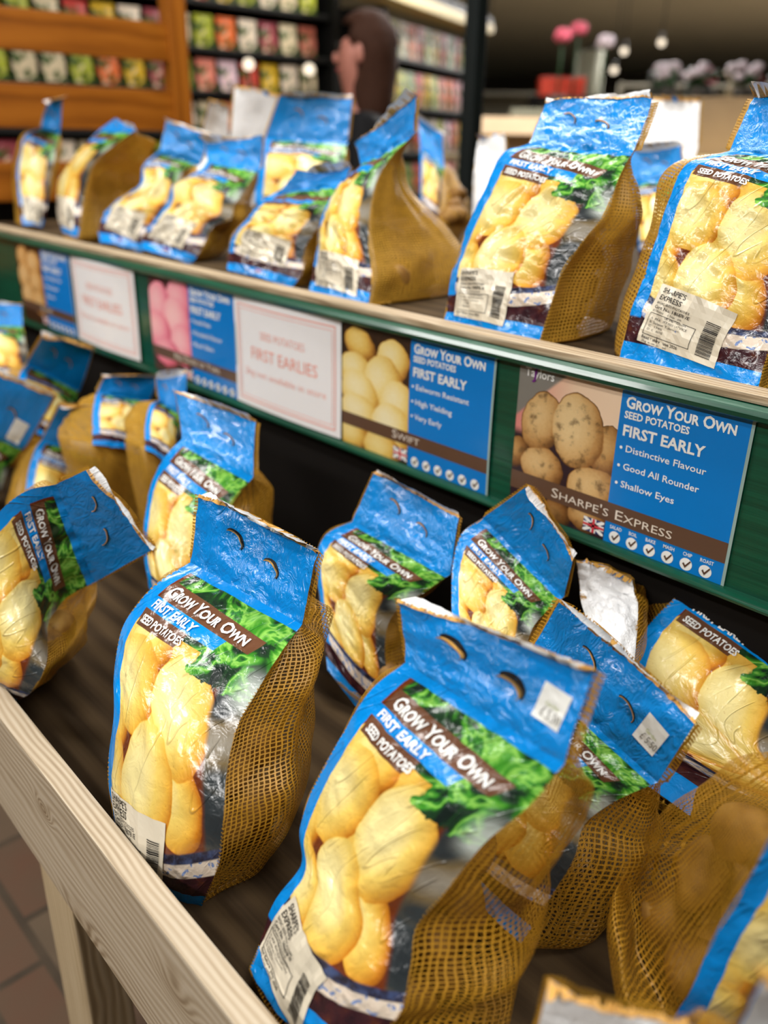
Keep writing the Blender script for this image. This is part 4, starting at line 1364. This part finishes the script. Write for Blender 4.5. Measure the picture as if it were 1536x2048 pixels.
def packet_mesh(i, w_, h):
    k = (i, w_, h)
    if k not in PMESH:
        b = MB()
        b.ball((0, 0, 0), (w_ / 2 * 1.03, .008, h / 2 * .96), 14, 8)
        b.box(-w_ / 2, w_ / 2, -.003, .003, -h / 2, h / 2, .001)
        b.box(-w_ / 2, w_ / 2, -.0035, .0035, h / 2 - .014, h / 2, .0005)
        me = b.mesh('seed_packet')
        me.materials.append(PM[i])
        PMESH[k] = me
    return PMESH[k]


def shelving(name, p0, p1, zs, h, label, pw, rowlabel, seed, top, cols):
    p0, p1 = Vector(p0), Vector(p1)
    d = (p1 - p0)
    L = d.length
    ang = math.atan2(d.y, d.x)
    root = tag(empty(name, (p0.x, p0.y, 0), ang), label, 'shelving')
    # local: x along, -y towards the shopper
    for xx in (0, L):
        MB().box(xx - .02, xx + .02, .0, .40, 0, top, .002).build('side_panel', M['shelf_black'], root)
    MB().box(0.02, L - .02, .36, .40, 0, top).build('back_panel', M['shelf_black'], root)
    rg = random.Random(seed)
    nx = Vector((-math.sin(ang), math.cos(ang), 0))
    for r, z in enumerate(zs):
        MB().box(.02, L - .02, .02, .36, z - .028, z - .008, .002).build('shelf', M['shelf_black'], root)
        n_ = int((L - .08) / (pw * 1.22))
        for i in range(n_):
            ci = cols[(i + r * 5) % len(cols)] if rg.random() < .7 else rg.randrange(len(PCOL))
            o = bpy.data.objects.new('seed_packet', packet_mesh(ci, pw, h))
            COL.objects.link(o)
            o.location = p0 + d.normalized() * (.07 + (i + .5) * pw * 1.22) + nx * .06 + Vector((0, 0, z - .006 + h / 2))
            o.rotation_euler = (rg.uniform(-.1, .02), 0, ang + rg.uniform(-.06, .06))
            tag(o, 'blurred seed packet, ' + rowlabel[r], 'seed packet', rowlabel[r])
    return root


rl = lambda u: ['on the top row of the ' + u, 'on the second row of the ' + u, 'on the third row of the ' + u, 'on the fourth row of the ' + u, 'on the lowest row of the ' + u]
shelving('seed_shelving', (-3.62, .7, 0), (-3.62, 3.05, 0), (1.88, 1.70, 1.53, 1.36, 1.19), .125, 'black shelving of seed packets behind the orange rack', .095, rl('shelving behind the orange rack'), 3, 2.2, ROW_A)
shelving('seed_shelving', (-3.55, 3.30, 0), (-4.12, 4.64, 0), (1.74, 1.51, 1.28, 1.05), .17, 'black shelving of bright packets right of the standing person', .10, rl('shelving right of the person'), 4, 1.93, [3, 4, 2, 8, 1, 1, 3, 4, 7, 1])
M['cream'] = plain('cream_paint', srgb(226, 206, 150), .5, .3)
cp = tag(empty('shelf_canopy', (-3.48, 3.2, 1.95), math.atan2(1.34, -.57)), 'cream canopy strip over the right shelving', 'canopy')
MB().box(-.25, 1.62, -.05, .12, 0, .055, .006).build('strip', M['cream'], cp)
MB().box(-.25, 1.62, -.03, .10, .055, .10, .004).build('top_board', M['shelf_black'], cp)
# hang on short arms back to the shelving
for xx in (.3, 1.2):
    MB().box(xx - .01, xx + .01, .06, .09, .10, 1.05).build('arm', M['shelf_black'], cp)

# ------------------------------------------------------------------ person behind the stand
def skin_mesh(name, joints, bones, levels=2, root=0):
    me = bpy.data.meshes.new(name)
    me.from_pydata([j[0] for j in joints], bones, [])
    o = bpy.data.objects.new(name, me)
    COL.objects.link(o)
    md = o.modifiers.new('skin', 'SKIN')
    md.use_smooth_shade = True
    sv = me.skin_vertices[0].data
    for i, j in enumerate(joints):
        r = j[1]
        sv[i].radius = (r, r) if not isinstance(r, tuple) else r
    sv[root].use_root = True
    sb = o.modifiers.new('sub', 'SUBSURF')
    sb.levels = sb.render_levels = levels
    dg = bpy.context.evaluated_depsgraph_get()
    out = bpy.data.meshes.new_from_object(o.evaluated_get(dg))
    bpy.data.objects.remove(o)
    bpy.data.meshes.remove(me)
    for p in out.polygons:
        p.use_smooth = True
    out.name = name
    return out


M['skin'] = plain('skin', srgb(176, 116, 100), .5, .4, var=.05)
M['hair'] = plain('brown_hair', srgb(58, 34, 22), .8, .2, var=.4, scale=60)
M['black_cloth'] = plain('black_cloth', srgb(16, 16, 18), .8, .2)
M['navy_cloth'] = plain('dark_trousers', srgb(28, 30, 40), .8, .2)
# faces +X in its own frame
pj, pb = [], []


def J(p, r, parent=None):
    pj.append((Vector(p), r))
    if parent is not None:
        pb.append((parent, len(pj) - 1))
    return len(pj) - 1


pel = J((0, 0, .93), (.13, .10))
ab = J((0, 0, 1.08), (.125, .095), pel)
ch = J((0, 0, 1.27), (.15, .11), ab)
nk0 = J((0, 0, 1.40), (.075, .07), ch)
nk = J((.012, 0, 1.47), .052, nk0)
h0 = J((.026, 0, 1.535), (.066, .074), nk)
h1 = J((.022, 0, 1.60), (.074, .086), h0)
h2 = J((.012, 0, 1.66), (.066, .075), h1)
for s in (1, -1):
    sh = J((0, s * .165, 1.375), .055, ch)
    el = J((-.02, s * .22, 1.10), .042, sh)
    wr_ = J((.14, s * .19, .93), .028, el)
    pa = J((.20, s * .185, .90), (.018, .036), wr_)
    for q in range(4):
        yy = s * (.185 + (q - 1.5) * .018)
        a = J((.245, yy, .888), .009, pa)
        b_ = J((.275 - .005 * abs(q - 1.5), yy, .872), .0085, a)
        J((.288 - .008 * abs(q - 1.5), yy, .848), .007, b_)
    t1 = J((.19, s * .142, .895), .010, pa)
    J((.225, s * .132, .872), .008, t1)
    hp = J((0, s * .09, .86), .085, pel)
    kn = J((.015, s * .10, .48), .055, hp)
    an = J((-.01, s * .10, .09), .036, kn)
    J((.13, s * .11, .035), (.032, .028), an)
person = tag(empty('person', (-2.46, 2.19, 0), math.atan2(-.72, -.69)), 'blurred person with long brown hair in a black top standing behind the stand', 'person')
body = skin_mesh('body', pj, pb)
put('body', body, M['skin'], person)
fc = MB()
fc.ball((.094, 0, 1.590), (.013, .010, .018), 10, 8)
fc.build('nose', M['skin'], person)
for s in (1, -1):
    MB().ball((.083, s * .031, 1.625), (.010, .013, .008), 10, 8).build('eye', M['ink_black'], person)
    MB().ball((.012, s * .088, 1.60), (.018, .008, .03), 10, 8).build('ear', M['skin'], person)
MB().ball((.086, 0, 1.553), (.008, .024, .007), 10, 6).build('mouth', plain('lips', srgb(170, 80, 76)), person)
hr = bmesh.new()
bmesh.ops.create_uvsphere(hr, u_segments=32, v_segments=24, radius=1)
for v in hr.verts:
    p = v.co.copy()
    q = Vector((p.x * .108 - .012, p.y * .102, p.z * .115 + 1.625))
    if p.z < .1:
        q.z = 1.625 + p.z * .30
        q.x = p.x * .085 * (1 - .1 * p.z) - .03
        q.y = p.y * (.104 + .012 * math.sin(p.z * 5))
    if q.x > .055 - .4 * max(0, q.z - 1.66) and q.z < 1.69:
        q.x = .02 - .06 * max(0, min(1, (1.69 - q.z) / .1)) * (1 - abs(p.y))
    q += Vector((noise.noise(p * 4), noise.noise(p * 4 + Vector((9, 0, 0))), 0)) * .006
    v.co = q
for f_ in hr.faces:
    f_.smooth = True
me = bpy.data.meshes.new('hair')
hr.to_mesh(me)
hr.free()
put('hair', me, M['hair'], person)
tj, tb = [], []
tj = [(Vector((0, 0, .90)), (.15, .118)), (Vector((0, 0, 1.08)), (.142, .112)), (Vector((0, 0, 1.28)), (.165, .126)), (Vector((0, 0, 1.41)), (.088, .082))]
tb = [(0, 1), (1, 2), (2, 3)]
for s in (1, -1):
    o = len(tj)
    tj += [(Vector((0, s * .17, 1.375)), .066), (Vector((-.02, s * .222, 1.10)), .056), (Vector((.12, s * .194, .945)), .042)]
    tb += [(2, o), (o, o + 1), (o + 1, o + 2)]
put('jumper', skin_mesh('jumper', tj, tb), M['black_cloth'], person)
tj = [(Vector((0, 0, .92)), (.142, .112))]
tb = []
for s in (1, -1):
    o = len(tj)
    tj += [(Vector((0, s * .09, .84)), .098), (Vector((.015, s * .10, .48)), .068), (Vector((-.01, s * .10, .10)), .055)]
    tb += [(0, o), (o, o + 1), (o + 1, o + 2)]
put('trousers', skin_mesh('trousers', tj, tb), M['navy_cloth'], person)
for s in (1, -1):
    MB().ball((.05, s * .105, .04), (.13, .048, .04), 16, 10).build('shoe', M['black_cloth'], person)

# ------------------------------------------------------------------ more of the shop behind
tag(MB().box(-.025, .025, -.025, .025, 0, ZC, .004).build('column', plain('dark_column', srgb(16, 24, 24), .5, .3), None, (-2.0, 2.237, 0)), 'slim dark upright post beside the right shelving', 'post')

M['carton'] = plain('carton', srgb(186, 160, 128), .8, .2, scale=8)
cb = tag(empty('table', (-1.94, 3.62, 0)), 'plain table carrying the large tan carton behind the shelf bags', 'table')
MB().box(-.5, .5, -.3, .3, 1.27, 1.30, .004).build('table_top', M['cream'], cb)
for sx in (-.45, .45):
    for sy in (-.25, .25):
        MB().box(sx - .025, sx + .025, sy - .025, sy + .025, 0, 1.27, .002).build('leg', M['pine_leg'], cb)
ct = tag(empty('carton', (-1.94, 3.62, 1.30), .48), 'large tan cardboard carton behind the right shelf bags', 'carton')
MB().box(-.22, .22, -.16, .16, 0, .205, .003).build('body', M['carton'], ct)
MB().box(-.225, .225, -.165, .165, .205, .213, .002).build('lid', M['carton'], ct)

cb = tag(empty('table', (-2.84, 3.42, 0)), 'small table carrying a lower tan carton, left of the large carton', 'table')
MB().box(-.26, .26, -.26, .26, 1.25, 1.28, .004).build('table_top', M['pine_leg'], cb)
for sx in (-.22, .22):
    for sy in (-.22, .22):
        MB().box(sx - .025, sx + .025, sy - .025, sy + .025, 0, 1.25, .002).build('leg', M['pine_leg'], cb)
ct = tag(empty('carton', (-2.84, 3.42, 1.28), .7), 'lower tan carton close to the slim dark post', 'carton')
MB().box(-.2, .2, -.15, .15, 0, .16, .003).build('body', M['carton'], ct)
MB().box(-.2, .2, -.30, -.15, .155, .16, .001, rot=Matrix.Rotation(.5, 3, 'X'), cen=Vector((0, -.15, .157))).build('flap', M['carton'], ct)
MB().box(-.2, .2, .15, .30, .155, .16, .001, rot=Matrix.Rotation(-.5, 3, 'X'), cen=Vector((0, .15, .157))).build('flap', M['carton'], ct)

M['grey_cloth'] = plain('pale_cloth', srgb(150, 148, 128), .8, .2)
M['red_plastic'] = plain('red_plastic', srgb(206, 60, 34), .5, .4)
M['steel'] = plain('grey_steel', srgb(110, 112, 108), .4, .5, metal=.5)


def stall(x, y, rz, w_, d_, zt, label, topm, legm):
    r = tag(empty('display_table', (x, y, 0), rz), label, 'display table')
    MB().box(-w_ / 2, w_ / 2, -d_ / 2, d_ / 2, zt - .04, zt, .004).build('table_top', topm, r)
    MB().box(-w_ / 2 + .04, w_ / 2 - .04, -d_ / 2 + .04, d_ / 2 - .04, .25, .28, .004).build('lower_shelf', legm, r)
    for sx in (-1, 1):
        for sy in (-1, 1):
            MB().box(sx * (w_ / 2 - .04) - .025, sx * (w_ / 2 - .04) + .025, sy * (d_ / 2 - .04) - .025, sy * (d_ / 2 - .04) + .025, 0, zt - .04).build('leg', legm, r)
    return r


stall(-3.15, 4.45, .7, .8, .5, 1.50, 'far display table with pale top right of the dark post', M['grey_cloth'], M['dark_board'])
stall(-3.72, 5.0, .7, .4, .4, 1.60, 'far dark display table carrying the red crate', M['dark_board'], M['dark_board'])
stall(-2.72, 5.46, .48, 1.0, .55, 1.58, 'far display table carrying magenta and white flowers', M['grey_cloth'], M['steel'])
stall(-3.3, 6.5, .5, 1.3, .5, 1.62, 'far steel display table with dark bundles', M['steel'], M['steel'])
cr = tag(empty('crate', (-3.72, 5.0, 1.60), .75), 'red plastic crate on the far dark table', 'crate')
MB().box(-.14, .14, -.1, .1, 0, .012).build('bottom', M['red_plastic'], cr)
for a, b in ((-.1, -.09), (.09, .1)):
    MB().box(-.14, .14, a, b, .012, .11, .002).build('side', M['red_plastic'], cr)
for a, b in ((-.14, -.13), (.13, .14)):
    MB().box(a, b, -.09, .09, .012, .11, .002).build('side', M['red_plastic'], cr)
co = tag(empty('cloth_roll', (-4.25, 6.05, 0)), 'tall pale roll standing among the far tables', 'roll')
MB().tube([(0, 0, 0), (0, 0, 1.0), (0, 0, 1.96)], [.11, .105, .10], 20).build('roll', M['grey_cloth'], co)
MB().tube([(0, 0, 1.96), (0, 0, 1.99)], [.04, .04], 12).build('core', M['dark_board'], co)

M['cabinet'] = plain('grey_cabinet', srgb(128, 122, 108), .6, .3, scale=4)
for i, (x, y, w_, h_, lb) in enumerate(((-5.2, 6.6, 1.0, 1.72, 'left of the tall pale roll'), (-4.2, 7.5, 1.2, 1.80, 'behind the dark bundles'), (-2.9, 8.2, 1.3, 1.74, 'behind the magenta flowers'))):
    e = tag(empty('display_cabinet', (x, y, 0), .6), 'far grey open display cabinet ' + lb, 'cabinet')
    MB().box(-w_ / 2, w_ / 2, .18, .2, 0, h_).build('back_panel', M['cabinet'], e)
    for sx in (-1, 1):
        MB().box(sx * w_ / 2 - .015, sx * w_ / 2 + .015, -.2, .2, 0, h_, .002).build('side_panel', M['cabinet'], e)
    for z in (.4, .85, 1.3, h_ - .02):
        MB().box(-w_ / 2, w_ / 2, -.2, .18, z - .01, z + .01, .002).build('shelf', M['cabinet'], e)

PET = {'magenta': plain('magenta_petals', srgb(170, 40, 84), .6, .3), 'white': plain('white_petals', srgb(206, 190, 196), .6, .3), 'pink': plain('pink_petals', srgb(214, 96, 116), .6, .3), 'grey': plain('dark_bundle', srgb(70, 72, 66), .7, .3), 'tan': plain('tan_bundle', srgb(160, 140, 104), .7, .3)}
M['leaf'] = plain('dark_leaves', srgb(40, 66, 36), .6, .3)
M['pot'] = plain('plant_pot', srgb(60, 54, 48), .6, .3)


def flower_pot(x, y, z, col, label, r=.09, group=None):
    e = tag(empty('flower_pot', (x, y, z)), label, 'potted flowers', group)
    MB().tube([(0, 0, 0), (0, 0, .07)], [.035, .05], 16).build('pot', M['pot'], e)
    b = MB()
    rg = random.Random(int(x * 1000))
    for k in range(9):
        b.ball((rg.uniform(-r * .6, r * .6), rg.uniform(-r * .6, r * .6), .09 + rg.uniform(0, r * .7)), .028, 8, 6)
    b.build('leaves', M['leaf'], e)
    b = MB()
    for k in range(10):
        a = rg.uniform(0, 6.28)
        q = rg.uniform(.2, 1) * r
        b.ball((q * math.cos(a), q * math.sin(a), .11 + rg.uniform(0, r * .9)), (.034, .034, .022), 8, 6)
    b.build('flowers', PET[col], e)


for i, (x, y, c) in enumerate(((-2.97, 5.47, 'magenta'), (-2.76, 5.57, 'magenta'), (-2.55, 5.68, 'magenta'), (-2.90, 5.25, 'white'), (-2.69, 5.36, 'white'), (-2.48, 5.47, 'white'), (-3.11, 5.26, 'white'))):
    flower_pot(x, y, 1.58, c, 'blurred pot of %s flowers on the far flower table' % c, group='%s flower pots on the far table' % c)
for i, (x, y, z, c, lb) in enumerate(((-3.774, 4.9, 1.50, 'pink', 'upper'), (-3.675, 4.743, 1.50, 'pink', 'lower'), (-3.55, 4.85, 1.50, 'white', 'white'))):
    e = tag(empty('tall_flower', (x + .42, y - .28 - (.12 if lb == 'lower' else 0), z)), {'upper': 'tall stem with pink flower head, the higher of two', 'lower': 'tall stem with pink flower head, the lower of two', 'white': 'tall stem with white flower head beside the pink ones'}[lb], 'flower', 'tall flowers on the pale table')
    ht = {'upper': .42, 'lower': .36, 'white': .34}[lb]
    MB().tube([(0, 0, 0), (0, 0, .08)], [.04, .05], 14).build('pot', M['pot'], e)
    MB().tube([(0, 0, .08), (.01, 0, ht)], .006, 8).build('stem', M['leaf'], e)
    b = MB()
    for k in range(10):
        a = k * .63
        b.ball((.01 + .026 * math.cos(a), .026 * math.sin(a), ht + .012 * (k % 3)), (.026, .026, .022), 10, 6)
    b.build('flower_head', PET[c], e)
for i, (x, y, r, c) in enumerate(((-3.8, 6.26, .08, 'grey'), (-3.55, 6.38, .09, 'grey'), (-3.28, 6.5, .08, 'tan'), (-3.02, 6.64, .09, 'grey'), (-2.8, 6.72, .07, 'tan'))):
    b = MB()
    rg = random.Random(i)
    for k in range(8):
        b.tube([(rg.uniform(-r, r) * .7, rg.uniform(-r, r) * .6, 0), (rg.uniform(-r, r), rg.uniform(-r, r) * .8, .16 + rg.random() * .06)], .03, 8)
    e = b.build('bundle', PET[c], None, (x, y, 1.62))
    tag(e, 'blurred %s bundle on the far steel table' % ('tan' if c == 'tan' else 'dark'), 'bundle', '%s bundles on the far steel table' % c)

# hanging lamps, out of focus far behind
M['glow_ball'] = emit('warm_glow', (1, .84, .64), 1.3)
LB = [(-4.115, 6.27, 1.967, 'pinkish middle'), (-3.894, 6.41, 2.022, 'right hand'), (-4.163, 6.238, 1.84, 'lowest'), (-4.725, 5.164, 2.083, 'left hand'), (-4.592, 5.283, 2.06, 'second from the left')]
for x, y, z, w_ in LB:
    e = tag(empty('pendant_lamp', (x, y, z)), 'small glowing pendant lamp far behind, the %s one' % w_, 'lamp', 'pendant lamps far behind')
    MB().ball((0, 0, 0), .026, 16, 10).build('glow_ball', M['glow_ball'], e)
    MB().tube([(0, 0, .02), (0, 0, .06)], [.018, .014], 12).build('socket', M['shelf_black'], e)
    MB().tube([(0, 0, .06), (0, 0, ZC - z)], .004, 6).build('cord', M['shelf_black'], e)
# two glowing balls on stems, added for the glints of shiny packets
for x, y, z, w_ in ((-3.54, 2.47, 1.524, 'left'), (-3.54, 2.81, 1.524, 'right')):
    e = tag(empty('shelf_glint', (x, y, z)), 'glowing ball added as packet glint on the seed shelving, the %s one of two' % w_, 'glint', 'added glints on the seed shelving')
    MB().ball((0, 0, .105), .024, 16, 10).build('glow_ball', M['glow_ball'], e)
    MB().tube([(0, 0, 0), (0, 0, .006), (0, 0, .008), (0, 0, .085), (0, 0, .09)], [.02, .02, .006, .006, .014], 12).build('stem', M['shelf_black'], e)

# ceiling strip fittings
M['diffuser'] = emit('lit_diffuser', (1, .97, .92), 4)
for i, (x, y, p) in enumerate(FITTINGS):
    nm = ['over the aisle before the stand', 'over the aisle by the left end of the stand', 'over the right end of the stand', 'above the upper shelf', 'over the seed shelving', 'past the flower tables', 'at the far end of the shop'][i]
    e = tag(empty('strip_light', (x, y, ZC)), 'long white ceiling strip light ' + nm, 'ceiling light', 'ceiling strip lights')
    MB().box(-.78, .78, -.13, .13, -.05, 0, .004).build('housing', M['card'], e)
    MB().box(-.75, .75, -.11, .11, -.062, -.05, .004).build('diffuser', M['diffuser'], e)
